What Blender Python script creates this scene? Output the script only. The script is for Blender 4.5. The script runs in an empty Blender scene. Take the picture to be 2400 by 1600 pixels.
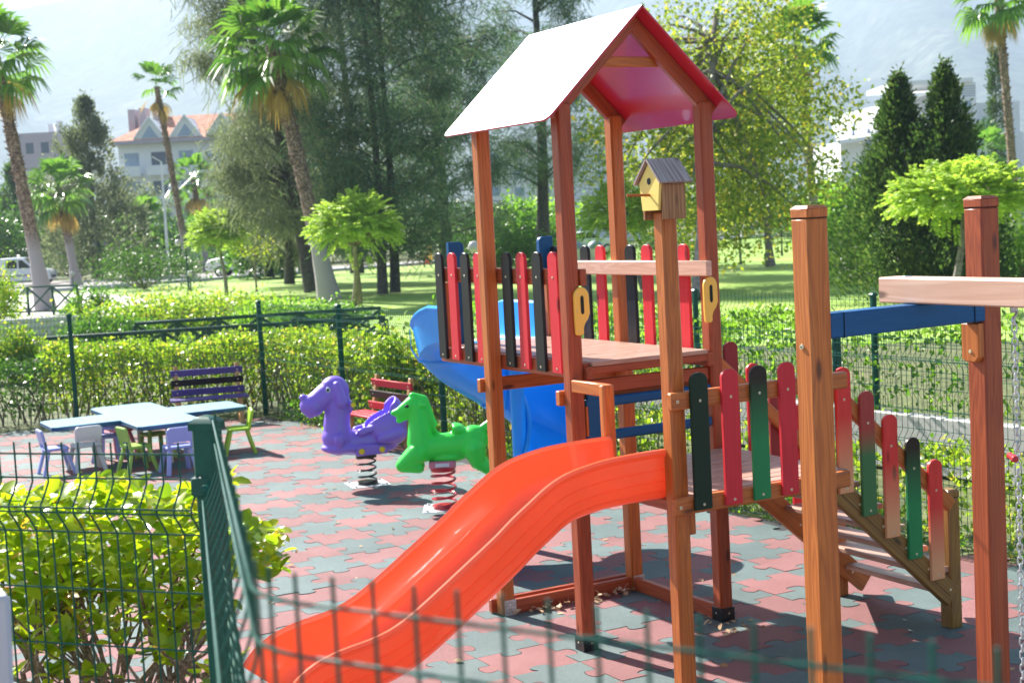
import bpy, bmesh, math, random
import numpy as np
from mathutils import Vector, Matrix
random.seed(7); RNG = np.random.default_rng(11)
SC = bpy.context.scene; COL = SC.collection
V = Vector
# ------------------------------------------------------------------ camera frame (solved from the photograph)
CAM = V((-4.2099, -7.1201, 2.4911)); YAW, PIT, ROL, FPX = 0.495577, 0.083895, 0.053501, 3477.76
_f = V((math.sin(YAW)*math.cos(PIT), math.cos(YAW)*math.cos(PIT), -math.sin(PIT)))
_r0 = V((math.cos(YAW), -math.sin(YAW), 0)); _d0 = _f.cross(_r0)
_r = _r0*math.cos(ROL)+_d0*math.sin(ROL); _d = _d0*math.cos(ROL)-_r0*math.sin(ROL)
def at(px, py, D): return CAM + D*(_f + _r*((px-1200)/FPX) + _d*((py-800)/FPX))
def G(px, D):
    p = at(px, 571-.0536*px, D); return V((p.x, p.y, 0))
def H(px, py, D): return at(px, py, D).z
# ------------------------------------------------------------------ mesh building
ORG = {}
class MB:
    def __init__(s): s.v=[]; s.f=[]; s.m=[]; s.g=[]
    def add(s, vs, fs, mat=0, g=None):
        o=len(s.v); s.v += [tuple(v) for v in vs]; s.f += [tuple(i+o for i in f) for f in fs]; s.m += [mat]*len(fs)
        s.g += [tuple(x) for x in (g if g is not None else vs)]
    def rings(s, rs, mat=0, closed=True, cap=True, g=None):
        n=len(rs[0]); vs=[p for r in rs for p in r]; fs=[]
        for i in range(len(rs)-1):
            for j in range(n if closed else n-1):
                k=(j+1)%n; fs.append((i*n+j, i*n+k, (i+1)*n+k, (i+1)*n+j))
        if cap and closed: fs.append(tuple(range(n-1,-1,-1))); fs.append(tuple((len(rs)-1)*n+j for j in range(n)))
        s.add(vs, fs, mat, g)
    def timber(s, p0, p1, w, h, up=(0,0,1), ch=.006, mat=0):
        p0,p1=V(p0),V(p1); t=(p1-p0); L=t.length; t.normalize(); up=V(up)
        if abs(t.dot(up))>.95: up=V((0,1,0))
        a=t.cross(up).normalized(); b=a.cross(t).normalized(); w/=2; h/=2; c=min(ch,w*.4,h*.4)
        def oct_(k): return [(w-k,h-c),(w-c,h-k),(-w+c,h-k),(-w+k,h-c),(-w+k,-h+c),(-w+c,-h+k),(w-c,-h+k),(w-k,-h+c)]
        rnd=V((random.random()*9,random.random()*9,random.random()*9)); rs=[]; g=[]
        for d,k in ((0,c*.7),(c*.7,0),(L-c*.7,0),(L,c*.7)):
            for x,y in oct_(k): rs.append(p0+t*d+a*x+b*y); g.append(V((x,y,d))+rnd)
        n=8; fs=[]
        for i in range(3):
            for j in range(n): k=(j+1)%n; fs.append((i*n+j,(i+1)*n+j,(i+1)*n+k,i*n+k))
        fs.append(tuple(range(n))); fs.append(tuple(3*n+n-1-j for j in range(n))); s.add(rs,fs,mat,g)
    def box(s, lo, hi, mat=0, ch=.004):
        lo,hi=V(lo),V(hi); c=(lo+hi)/2
        s.timber((c.x,c.y,lo.z),(c.x,c.y,hi.z),hi.x-lo.x,hi.y-lo.y,up=(0,1,0),ch=ch,mat=mat)
    def prism(s, poly, o, ax, ay, th, ch=.004, mat=0, hole=None):
        # poly in (ax, ay) plane, extruded by vector th from o
        o,ax,ay,th=V(o),V(ax),V(ay),V(th); n=len(poly); tn=th.normalized(); T=th.length
        A=sum(poly[i][0]*poly[(i+1)%n][1]-poly[(i+1)%n][0]*poly[i][1] for i in range(n))
        if A<0: poly=poly[::-1]
        def inset(k):
            out=[]
            for i in range(n):
                p,q,r=V(poly[i-1]).to_2d(),V(poly[i]).to_2d(),V(poly[(i+1)%n]).to_2d()
                e1=(q-p); e2=(r-q)
                if e1.length<1e-9 or e2.length<1e-9: out.append(q); continue
                e1.normalize(); e2.normalize(); nn=V((-e1.y-e2.y,e1.x+e2.x))
                if nn.length<1e-6: out.append(q); continue
                nn.normalize(); d=max(.5,nn.dot(V((-e1.y,e1.x)))); out.append(q+nn*k/d)
            return out
        rnd=V((random.random()*9,random.random()*9,0)); rs=[]; g=[]
        for d,k in ((0,ch),(ch,0),(T-ch,0),(T,ch)):
            for q in inset(k): rs.append(o+ax*q[0]+ay*q[1]+tn*d); g.append(V((q[0],d,q[1]))+rnd)
        fs=[]
        for i in range(3):
            for j in range(n): k=(j+1)%n; fs.append((i*n+j,i*n+k,(i+1)*n+k,(i+1)*n+j))
        fs.append(tuple(range(n-1,-1,-1))); fs.append(tuple(3*n+j for j in range(n))); s.add(rs,fs,mat,g)
    def tube(s, path, rad, n=8, mat=0, cap=True):
        path=[V(p) for p in path]; rs=[]; g=[]; prev=None; d=0
        R=rad if hasattr(rad,'__len__') else [rad]*len(path)
        for i,p in enumerate(path):
            t=(path[min(i+1,len(path)-1)]-path[max(i-1,0)]).normalized()
            if prev is None: u=t.orthogonal().normalized()
            else: u=(prev-t*prev.dot(t)); u=u.normalized() if u.length>1e-6 else t.orthogonal().normalized()
            prev=u; w=t.cross(u)
            if i: d+=(p-path[i-1]).length
            rs.append([p+(u*math.cos(2*math.pi*k/n)+w*math.sin(2*math.pi*k/n))*R[i] for k in range(n)])
            g+=[V((math.cos(2*math.pi*k/n)*R[i],math.sin(2*math.pi*k/n)*R[i],d)) for k in range(n)]
        s.rings(rs,mat,True,cap,g)
    def lathe(s, prof, o, ax=(0,0,1), n=20, mat=0, cap=True):
        o,ax=V(o),V(ax).normalized(); u=ax.orthogonal().normalized(); w=ax.cross(u)
        s.rings([[o+ax*z+(u*math.cos(2*math.pi*k/n)+w*math.sin(2*math.pi*k/n))*max(r,1e-4) for k in range(n)] for r,z in prof],mat,True,cap)
    def ball(s, c, r, mat=0, n=14, sc=(1,1,1)):
        c=V(c); m=n//2+1
        s.rings([[c+V((sc[0]*r*math.sin(a)*math.cos(2*math.pi*k/n),sc[1]*r*math.sin(a)*math.sin(2*math.pi*k/n),-sc[2]*r*math.cos(a))) for k in range(n)]
                 for a in [max(.02,min(math.pi-.02,math.pi*i/m)) for i in range(m+1)]],mat)
    def disc(s, c, nrm, r, mat=0, n=10, th=.003):
        s.lathe([(r,0),(r*.85,th)],c,nrm,n,mat)
    def build(s, name, mats, parent=None, smooth=40, org=None):
        me=bpy.data.meshes.new(name); o=V((0,0,0)) if org is None else V(org)
        if org is None and parent is not None: o=ORG.get(parent.name,V((0,0,0)))
        me.from_pydata([(a-o.x,b-o.y,c-o.z) for a,b,c in s.v],[],s.f)
        if len(s.f)<4000:
            bm=bmesh.new(); bm.from_mesh(me); bmesh.ops.recalc_face_normals(bm,faces=bm.faces); bm.to_mesh(me); bm.free()
        mats=mats if isinstance(mats,(list,tuple)) else [mats]
        for m in mats: me.materials.append(m)
        me.polygons.foreach_set('material_index',s.m)
        at_=me.attributes.new('gco','FLOAT_VECTOR','POINT'); at_.data.foreach_set('vector',np.array(s.g,dtype=np.float32).ravel())
        if smooth: me.shade_smooth(); me.set_sharp_from_angle(angle=math.radians(smooth))
        me.update(); ob=bpy.data.objects.new(name,me); COL.objects.link(ob)
        if parent is not None: ob.parent=parent
        ORG[ob.name]=o
        if org is not None and parent is None: ob.location=o
        return ob
def tag(o, label=None, cat=None, group=None, kind=None):
    for k,v in (('label',label),('category',cat),('group',group),('kind',kind)):
        if v: o[k]=v
    return o
def thing(name, label, cat, loc=(0,0,0), rz=0, group=None, world=True):
    o=bpy.data.objects.new(name,None); COL.objects.link(o); o.location=loc; o.rotation_euler=(0,0,rz); o.empty_display_size=.1
    ORG[o.name]=V(loc) if world else V((0,0,0)); return tag(o,label,cat,group)
def copy_tree(o, parent=None):
    c=o.copy(); COL.objects.link(c)
    if parent is not None: c.parent=parent
    for ch in list(o.children): copy_tree(ch,c)
    return c
def npmesh(name, verts, nper, mat, parent=None, org=None, faces=None, smooth=True):
    """verts (N,nper,3): N leaves of nper vertices each; faces: template list of index tuples (same length each)"""
    N=len(verts); o=V((0,0,0))
    if org is not None: o=V(org)
    elif parent is not None: o=ORG.get(parent.name,V((0,0,0)))
    vv=(verts.reshape(-1,3)-np.array(o)).astype(np.float32)
    T=np.array(faces if faces is not None else [tuple(range(nper))]); k=T.shape[1]
    idx=(T[None]+ (np.arange(N)*nper)[:,None,None]).reshape(-1).astype(np.int32); nf=N*len(T)
    me=bpy.data.meshes.new(name); me.vertices.add(len(vv)); me.vertices.foreach_set('co',vv.ravel())
    me.loops.add(len(idx)); me.loops.foreach_set('vertex_index',idx)
    me.polygons.add(nf); me.polygons.foreach_set('loop_start',np.arange(nf,dtype=np.int32)*k)
    if smooth: me.polygons.foreach_set('use_smooth',np.ones(nf,dtype=bool))
    me.update(calc_edges=True); me.validate()
    for m in (mat if isinstance(mat,(list,tuple)) else [mat]): me.materials.append(m)
    ob=bpy.data.objects.new(name,me); COL.objects.link(ob)
    if parent is not None: ob.parent=parent
    elif org is not None: ob.location=o
    ORG[ob.name]=o
    return ob
def rdir(n, up=0.0):
    d=RNG.normal(size=(n,3)); d[:,2]+=up; return d/np.linalg.norm(d,axis=1)[:,None]
def cards(C, size, axis, asp=.5, fold=.25):
    """diamond leaves: centres C, length size, pointing along axis"""
    n=len(C); axis=axis/np.linalg.norm(axis,axis=1)[:,None]; r=rdir(n); s=np.cross(axis,r); s/=np.linalg.norm(s,axis=1)[:,None]+1e-9
    nn=np.cross(axis,s); L=np.broadcast_to(size,(n,)).reshape(n,1)
    return np.stack([C-axis*L*.5, C+s*L*asp*.5+nn*L*fold*asp, C+axis*L*.5, C-s*L*asp*.5+nn*L*fold*asp],1)
# ------------------------------------------------------------------ materials
def newmat(name):
    m=bpy.data.materials.new(name); m.use_nodes=True; nt=m.node_tree; nt.nodes.clear()
    out=nt.nodes.new('ShaderNodeOutputMaterial'); return m,nt,out
def N(nt,t,**k):
    n=nt.nodes.new(t)
    for a,b in k.items():
        if a.startswith('i_'): n.inputs[a[2:].replace('_',' ')].default_value=b
        elif isinstance(a,str) and hasattr(n,a): setattr(n,a,b)
    return n
def ramp(nt, stops):
    r=nt.nodes.new('ShaderNodeValToRGB'); e=r.color_ramp.elements
    while len(e)<len(stops): e.new(.5)
    for i,(p,c) in enumerate(stops): e[i].position=p; e[i].color=(*c,1)
    return r
def plain(name, col, rough=.5, metal=0, var=.12, vscale=6, bump=0, bscale=60, spec=.5, trans=0, coat=0, coord='Object'):
    m,nt,out=newmat(name); L=nt.links.new
    b=N(nt,'ShaderNodeBsdfPrincipled'); b.inputs['Roughness'].default_value=rough; b.inputs['Metallic'].default_value=metal
    b.inputs['Specular IOR Level'].default_value=spec; b.inputs['Coat Weight'].default_value=coat
    tc=N(nt,'ShaderNodeTexCoord'); no=N(nt,'ShaderNodeTexNoise'); no.inputs['Scale'].default_value=vscale; no.inputs['Detail'].default_value=6
    L(tc.outputs[coord],no.inputs['Vector'])
    lo=[c*(1-var) for c in col]; hi=[min(1,c*(1+var)+var*.02) for c in col]
    r=ramp(nt,[(.3,lo),(.7,hi)]); L(no.outputs['Fac'],r.inputs['Fac']); L(r.outputs['Color'],b.inputs['Base Color'])
    if bump:
        n2=N(nt,'ShaderNodeTexNoise'); n2.inputs['Scale'].default_value=bscale; n2.inputs['Detail'].default_value=4; L(tc.outputs[coord],n2.inputs['Vector'])
        bp=N(nt,'ShaderNodeBump'); bp.inputs['Strength'].default_value=bump; bp.inputs['Distance'].default_value=.01; L(n2.outputs['Fac'],bp.inputs['Height']); L(bp.outputs['Normal'],b.inputs['Normal'])
    if trans:
        t=N(nt,'ShaderNodeBsdfTranslucent'); L(r.outputs['Color'],t.inputs['Color']); mx=N(nt,'ShaderNodeMixShader'); mx.inputs[0].default_value=trans
        L(b.outputs[0],mx.inputs[1]); L(t.outputs[0],mx.inputs[2]); L(mx.outputs[0],out.inputs[0])
    else: L(b.outputs[0],out.inputs[0])
    return m
def wood(name, dark, light, rough=.45, tint=None, fade=None, spec=.5):
    """grain runs along gco z; fade=(colour, z0, z1): paint worn to another colour towards the lower end"""
    m,nt,out=newmat(name); L=nt.links.new
    b=N(nt,'ShaderNodeBsdfPrincipled'); b.inputs['Roughness'].default_value=rough; b.inputs['Specular IOR Level'].default_value=spec
    a=N(nt,'ShaderNodeAttribute'); a.attribute_name='gco'
    mp=N(nt,'ShaderNodeMapping'); mp.inputs['Scale'].default_value=(9,9,.55); L(a.outputs['Vector'],mp.inputs['Vector'])
    n0=N(nt,'ShaderNodeTexNoise'); n0.inputs['Scale'].default_value=1.0; n0.inputs['Detail'].default_value=3; n0.inputs['Distortion'].default_value=.6; L(mp.outputs[0],n0.inputs['Vector'])
    mu=N(nt,'ShaderNodeMath',operation='MULTIPLY'); mu.inputs[1].default_value=26; L(n0.outputs['Fac'],mu.inputs[0])
    fr=N(nt,'ShaderNodeMath',operation='PINGPONG'); fr.inputs[1].default_value=1; L(mu.outputs[0],fr.inputs[0])
    mp2=N(nt,'ShaderNodeMapping'); mp2.inputs['Scale'].default_value=(160,160,5); L(a.outputs['Vector'],mp2.inputs['Vector'])
    n1=N(nt,'ShaderNodeTexNoise'); n1.inputs['Scale'].default_value=1; n1.inputs['Detail'].default_value=3; L(mp2.outputs[0],n1.inputs['Vector'])
    mx=N(nt,'ShaderNodeMix'); mx.inputs[0].default_value=.45; L(fr.outputs[0],mx.inputs[2]); L(n1.outputs['Fac'],mx.inputs[3])
    n2=N(nt,'ShaderNodeTexNoise'); n2.inputs['Scale'].default_value=2.2; n2.inputs['Detail'].default_value=2; L(a.outputs['Vector'],n2.inputs['Vector'])
    mx2=N(nt,'ShaderNodeMix'); mx2.inputs[0].default_value=.35; L(mx.outputs[0],mx2.inputs[2]); L(n2.outputs['Fac'],mx2.inputs[3])
    r=ramp(nt,[(.22,dark),(.75,light)]); L(mx2.outputs[0],r.inputs['Fac']); col=r.outputs['Color']
    # a knot here and there
    mk=N(nt,'ShaderNodeMapping'); mk.inputs['Scale'].default_value=(7,7,2.3); L(a.outputs['Vector'],mk.inputs['Vector'])
    vo=N(nt,'ShaderNodeTexVoronoi'); vo.inputs['Scale'].default_value=1.0; L(mk.outputs[0],vo.inputs['Vector'])
    rk=ramp(nt,[(.06,(0,0,0)),(.13,(1,1,1))]); L(vo.outputs['Distance'],rk.inputs['Fac'])
    mk2=N(nt,'ShaderNodeMix',data_type='RGBA'); L(rk.outputs['Color'],mk2.inputs[0]); mk2.inputs[6].default_value=(*[c*.35 for c in dark],1); L(col,mk2.inputs[7]); col=mk2.outputs[2]
    if fade:
        sx=N(nt,'ShaderNodeSeparateXYZ'); L(a.outputs['Vector'],sx.inputs[0]); mr=N(nt,'ShaderNodeMapRange'); L(sx.outputs[2],mr.inputs[0])
        mr.inputs[1].default_value=fade[1]; mr.inputs[2].default_value=fade[2]; mr.inputs[3].default_value=1; mr.inputs[4].default_value=0
        m3=N(nt,'ShaderNodeMix',data_type='RGBA'); L(mr.outputs[0],m3.inputs[0]); L(col,m3.inputs[6])
        m4=N(nt,'ShaderNodeMix',data_type='RGBA'); m4.inputs[0].default_value=.12; m4.inputs[6].default_value=(*fade[0],1); L(col,m4.inputs[7]); L(m4.outputs[2],m3.inputs[7]); col=m3.outputs[2]
    L(col,b.inputs['Base Color'])
    bp=N(nt,'ShaderNodeBump'); bp.inputs['Strength'].default_value=.25; bp.inputs['Distance'].default_value=.002; L(mx.outputs[0],bp.inputs['Height']); L(bp.outputs['Normal'],b.inputs['Normal'])
    L(b.outputs[0],out.inputs[0]); return m
def leafmat(name, c1, c2, tr=.5, rough=.45, spec=.4, tboost=(1.6,1.9,1.0), c3=None, f3=.08):
    m,nt,out=newmat(name); L=nt.links.new
    g=N(nt,'ShaderNodeNewGeometry'); st=[(0,c1),(1,c2)] if c3 is None else [(0,c1),(1-f3,c2),(1,c3)]
    r=ramp(nt,st); L(g.outputs['Random Per Island'],r.inputs['Fac'])
    b=N(nt,'ShaderNodeBsdfPrincipled'); b.inputs['Roughness'].default_value=rough; b.inputs['Specular IOR Level'].default_value=spec; L(r.outputs['Color'],b.inputs['Base Color'])
    t=N(nt,'ShaderNodeBsdfTranslucent'); mm=N(nt,'ShaderNodeMix',data_type='RGBA',blend_type='MULTIPLY'); mm.inputs[0].default_value=1; L(r.outputs['Color'],mm.inputs[6]); mm.inputs[7].default_value=(*tboost,1); L(mm.outputs[2],t.inputs['Color'])
    mx=N(nt,'ShaderNodeMixShader'); mx.inputs[0].default_value=tr; L(b.outputs[0],mx.inputs[1]); L(t.outputs[0],mx.inputs[2]); L(mx.outputs[0],out.inputs[0]); return m
def ground_mat(name, stops, scale=1.0, isl=0, detail=8, rough=.9, bump=.3, bscale=40, speck=None, spec=.3):
    m,nt,out=newmat(name); L=nt.links.new
    b=N(nt,'ShaderNodeBsdfPrincipled'); b.inputs['Roughness'].default_value=rough; b.inputs['Specular IOR Level'].default_value=spec
    tc=N(nt,'ShaderNodeTexCoord'); no=N(nt,'ShaderNodeTexNoise'); no.inputs['Scale'].default_value=scale; no.inputs['Detail'].default_value=detail; no.inputs['Roughness'].default_value=.65; L(tc.outputs['Object'],no.inputs['Vector'])
    r=ramp(nt,stops); L(no.outputs['Fac'],r.inputs['Fac']); col=r.outputs['Color']
    n2=N(nt,'ShaderNodeTexNoise'); n2.inputs['Scale'].default_value=bscale; n2.inputs['Detail'].default_value=3; L(tc.outputs['Object'],n2.inputs['Vector'])
    if speck:
        rs=ramp(nt,[(.42,(1-speck,)*3),(.62,(1+speck,)*3)]); L(n2.outputs['Fac'],rs.inputs['Fac'])
        mm=N(nt,'ShaderNodeMix',data_type='RGBA',blend_type='MULTIPLY'); mm.inputs[0].default_value=1; L(col,mm.inputs[6]); L(rs.outputs['Color'],mm.inputs[7]); col=mm.outputs[2]
    if isl:
        ge=N(nt,'ShaderNodeNewGeometry'); ri=ramp(nt,[(0,(1-isl,)*3),(1,(1+isl,)*3)]); L(ge.outputs['Random Per Island'],ri.inputs['Fac'])
        m2=N(nt,'ShaderNodeMix',data_type='RGBA',blend_type='MULTIPLY'); m2.inputs[0].default_value=1; L(col,m2.inputs[6]); L(ri.outputs['Color'],m2.inputs[7]); col=m2.outputs[2]
    L(col,b.inputs['Base Color'])
    bp=N(nt,'ShaderNodeBump'); bp.inputs['Strength'].default_value=bump; bp.inputs['Distance'].default_value=.01; L(n2.outputs['Fac'],bp.inputs['Height']); L(bp.outputs['Normal'],b.inputs['Normal'])
    L(b.outputs[0],out.inputs[0]); return m
M={}
M['wood_orange']=wood('wood_orange',(.36,.088,.014),(.60,.180,.032))
M['wood_red']=wood('wood_red',(.25,.040,.010),(.42,.085,.022))
M['wood_deck']=wood('wood_deck',(.34,.18,.125),(.54,.34,.26),rough=.4)
M['wood_pale']=wood('wood_pale',(.60,.34,.24),(.76,.50,.38),rough=.4)  # for the sunlit beam and rail: sun sheen put into the colour
M['wood_olive']=wood('wood_olive',(.17,.085,.018),(.32,.17,.035))
M['wood_bench']=wood('wood_bench',(.42,.21,.07),(.62,.36,.14))
M['bark_wood']=wood('bark_wood',(.22,.085,.035),(.50,.27,.12),rough=.7)
M['old_roof']=wood('old_roof',(.15,.095,.08),(.44,.37,.35),rough=.7)
def paint(name,c,fade=None,rough=.45): return wood(name,[x*.82 for x in c],c,rough=rough,fade=fade,spec=.25)
M['red']=paint('red_paint',(.70,.035,.05)); M['black']=paint('black_paint',(.016,.016,.018),rough=.35); M['green_dk']=paint('dark_green_paint',(.010,.032,.018))
M['red_fade']=paint('red_fading_paint',(.78,.05,.045),((.78,.42,.20),.08,.42)); M['green_fade']=paint('green_fading_paint',(.03,.02,.015),((.02,.27,.09),.30,.62))
M['redgreen']=paint('red_green_paint',(.42,.06,.05),((.015,.20,.07),.33,.48)); M['maroon']=paint('maroon_paint',(.30,.035,.04))
M['blue_paint']=paint('blue_paint',(.008,.10,.27)); M['purple_paint']=paint('purple_paint',(.105,.075,.27)); M['bench_red']=paint('bench_red',(.55,.02,.045)); M['bench_maroon']=paint('bench_black',(.03,.018,.018))
M['white_panel']=plain('white_panel',(.82,.82,.80),.3,var=.02); M['red_panel']=plain('red_panel',(.55,.012,.045),.28,var=.03,coat=.3); M['teal_edge']=plain('teal_edge',(.02,.08,.09),.4)
M['orange_plastic']=plain('orange_plastic',(.90,.21,.078),.28,var=.04,vscale=3,trans=.32,bump=.03,bscale=200,coat=.7)
M['blue_plastic']=plain('blue_plastic',(.010,.40,.90),.28,var=.05,trans=.25,bump=.03,bscale=120)
M['purple_plastic']=plain('purple_plastic',(.25,.14,.68),.36,var=.04,bump=.05,bscale=90); M['green_plastic']=plain('green_plastic',(.045,.72,.07),.33,var=.05,trans=.15,bump=.05,bscale=90)
M['yellow']=plain('yellow_plastic',(.95,.58,.09),.4,var=.04); M['yellow_dk']=plain('yellow_knob',(.75,.5,.01),.35)
M['eye_white']=plain('eye_white',(.8,.8,.8),.3); M['eye_black']=plain('eye_black',(.012,.015,.02),.2); M['eye_teal']=plain('eye_teal',(.02,.06,.08),.2)
M['steel']=plain('steel',(.55,.55,.53),.35,metal=.9,var=.2,vscale=30); M['galv']=plain('galvanised',(.62,.63,.64),.4,metal=.7,var=.25,vscale=40,bump=.1,bscale=200)
M['screw']=plain('screw',(.75,.70,.5),.3,metal=.6); M['black_steel']=plain('black_steel',(.012,.012,.013),.25); M['red_steel']=plain('red_steel',(.50,.02,.03),.3); M['pink_cover']=plain('pink_cover',(.55,.16,.22),.4)
M['fence_green']=plain('fence_green',(.004,.078,.055),.33,var=.15,vscale=20,spec=.3); M['rail_green']=plain('rail_green',(.010,.055,.035),.3,var=.2)
M['yellow_board']=plain('yellow_board',(.92,.68,.17),.5,var=.03); M['table_top']=plain('table_top',(.30,.50,.62),.28,var=.04); M['table_edge']=plain('table_edge',(.008,.075,.17),.4)  # table top is paler than its edge: glare put into the colour
M['beige']=plain('beige_leg',(.62,.52,.44),.45); M['grey_wall']=plain('grey_wall',(.52,.51,.55),.7,var=.06)
for n_,c_ in (('chair_lilac',(.40,.45,.80)),('chair_white',(.72,.72,.74)),('chair_green',(.36,.58,.10)),('chair_lime',(.45,.70,.04)),('chair_pink',(.72,.20,.25)),('chair_olive',(.36,.48,.08))): M[n_]=plain(n_,c_,.4,var=.03,trans=.15)
M['concrete']=ground_mat('concrete',[(.3,(.48,.46,.43)),(.7,(.62,.60,.57))],1.5,bscale=90,bump=.2,rough=.8); M['kerb']=ground_mat('kerb_paint',[(.3,(.6,.6,.58)),(.7,(.75,.75,.72))],2,bscale=60,bump=.1)
M['asphalt']=ground_mat('asphalt',[(.3,(.24,.22,.21)),(.7,(.34,.32,.30))],.6,bscale=120,speck=.2)
M['soil']=ground_mat('soil',[(.3,(.07,.085,.03)),(.55,(.12,.14,.05)),(.8,(.22,.19,.11))],.35,bscale=8,speck=.3)
M['lawn']=ground_mat('lawn_grass',[(.28,(.16,.28,.045)),(.5,(.26,.41,.07)),(.72,(.40,.48,.12)),(.85,(.45,.42,.2))],.30,bscale=22,speck=.30,bump=.9,rough=.8)
M['tile_red']=ground_mat('rubber_red',[(.3,(.225,.090,.088)),(.7,(.325,.145,.140))],1.3,isl=.13,bscale=330,speck=.36,bump=.6,rough=.7,spec=.3)
M['tile_green']=ground_mat('rubber_green',[(.3,(.095,.137,.135)),(.7,(.150,.205,.201))],1.3,isl=.13,bscale=330,speck=.36,bump=.6,rough=.7,spec=.3)
M['underlay']=plain('underlay',(.018,.02,.022),.9)
M['bark_grey']=ground_mat('bark_grey',[(.3,(.13,.105,.095)),(.7,(.30,.26,.24))],7,bscale=30,bump=1.0,speck=.3); M['bark_palm']=ground_mat('bark_palm',[(.3,(.13,.08,.06)),(.7,(.34,.24,.18))],6,bscale=14,bump=1.5,speck=.5)
_m=M['bark_palm']; _n=_m.node_tree; _b=[q for q in _n.nodes if q.type=='BSDF_PRINCIPLED'][0]; _l=_b.inputs['Base Color'].links[0]; _src=_l.from_socket
_t=_n.nodes.new('ShaderNodeTexCoord'); _x=_n.nodes.new('ShaderNodeSeparateXYZ'); _r1=_n.nodes.new('ShaderNodeMapRange'); _r1.inputs[1].default_value=2.1; _r1.inputs[2].default_value=3.0; _mm=_n.nodes.new('ShaderNodeMix'); _mm.data_type='RGBA'; _mm.inputs[6].default_value=(.36,.32,.32,1)
_n.links.new(_t.outputs['Object'],_x.inputs[0]); _n.links.new(_x.outputs[2],_r1.inputs[0]); _n.links.new(_r1.outputs[0],_mm.inputs[0]); _n.links.new(_src,_mm.inputs[7]); _n.links.new(_mm.outputs[2],_b.inputs['Base Color'])
M['bark_dark']=ground_mat('bark_dark',[(.3,(.045,.04,.038)),(.7,(.13,.115,.105))],6,bscale=25,bump=1.0,speck=.3); M['twig']=ground_mat('twig',[(.3,(.14,.09,.06)),(.7,(.30,.22,.16))],20,bscale=80,bump=.6,speck=.3)
M['leaf_near']=leafmat('leaf_near',(.16,.28,.012),(.42,.47,.02),.55,.28,.6,(1.5,1.6,.8),(.60,.30,.06),.04)
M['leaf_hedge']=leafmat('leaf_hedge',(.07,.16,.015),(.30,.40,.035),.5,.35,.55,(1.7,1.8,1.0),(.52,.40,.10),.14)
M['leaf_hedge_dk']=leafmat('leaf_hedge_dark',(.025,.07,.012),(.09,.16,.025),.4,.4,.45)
M['leaf_vine']=leafmat('leaf_vine',(.06,.14,.015),(.20,.30,.04),.5,.4,.45)
M['leaf_plane']=leafmat('leaf_plane',(.09,.17,.022),(.33,.39,.045),.5,.5,.35,(1.5,1.5,.9),(.50,.36,.04),.15)
M['leaf_casu']=leafmat('leaf_casuarina',(.045,.10,.068),(.165,.235,.12),.35,.6,.25,(1.2,1.4,1.0),(.20,.15,.09),.10)
M['leaf_casu_grey']=leafmat('leaf_casuarina_grey',(.10,.13,.08),(.26,.28,.15),.42,.6,.25,(1.2,1.3,1.0))
M['leaf_conifer']=leafmat('leaf_conifer',(.022,.058,.015),(.095,.15,.038),.33,.55,.3,(1.5,1.7,1.0),(.20,.24,.07),.15)
M['leaf_mop']=leafmat('leaf_mop',(.22,.36,.05),(.50,.60,.11),.5,.5,.3,(1.5,1.6,1.0))
M['leaf_bush']=leafmat('leaf_bush',(.03,.085,.015),(.14,.25,.035),.45,.4,.5); M['leaf_bush_lt']=leafmat('leaf_bush_light',(.09,.2,.02),(.30,.42,.05),.5,.4,.5)
M['leaf_bg']=leafmat('leaf_background',(.035,.075,.025),(.13,.19,.05),.4,.6,.3)
M['leaf_palm']=leafmat('leaf_palm',(.06,.15,.03),(.17,.28,.06),.45,.32,.6,(1.5,1.7,.8)); M['leaf_palm_old']=leafmat('leaf_palm_old',(.38,.26,.10),(.52,.38,.12),.4,.6,.2,(1.2,1.1,.8))
M['car_white']=plain('car_white',(.75,.76,.78),.2,var=.01,coat=.6); M['car_red']=plain('car_dark',(.03,.04,.08),.2,coat=.6); M['glass']=plain('car_glass',(.012,.018,.022),.06,spec=.8); M['glass_green']=plain('car_glass_green',(.02,.20,.13),.15,spec=.7)
M['rubber']=plain('rubber',(.02,.02,.02),.8); M['plastic_dk']=plain('dark_plastic',(.03,.03,.035),.5); M['lamp_red']=plain('lamp_red',(.55,.02,.02),.2); M['lamp_clear']=plain('lamp_clear',(.5,.5,.5),.1)
M['globe']=plain('globe_lamp',(.55,.53,.52),.25,trans=.2); M['wall_white']=plain('wall_white',(.78,.79,.80),.7,var=.03); M['wall_lilac']=plain('wall_lilac',(.42,.37,.42),.7,var=.04); M['roof_tile']=ground_mat('roof_tile',[(.3,(.42,.16,.10)),(.7,(.60,.30,.20))],1.5,bscale=6,speck=.25)
M['win_dark']=plain('win_dark',(.10,.12,.15),.15); M['win_blue']=plain('win_blue',(.30,.38,.48),.2); M['awning']=plain('awning_green',(.02,.22,.13),.4)
M['bin_dome']=plain('bin_dome',(.20,.27,.30),.5); M['bin_body']=plain('bin_body',(.62,.60,.55),.6); M['cone']=plain('cone_orange',(.7,.12,.08),.5); M['dry_leaf']=leafmat('dry_leaf',(.45,.28,.15),(.75,.58,.38),.3,.7,.2,(1,1,1))
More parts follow.
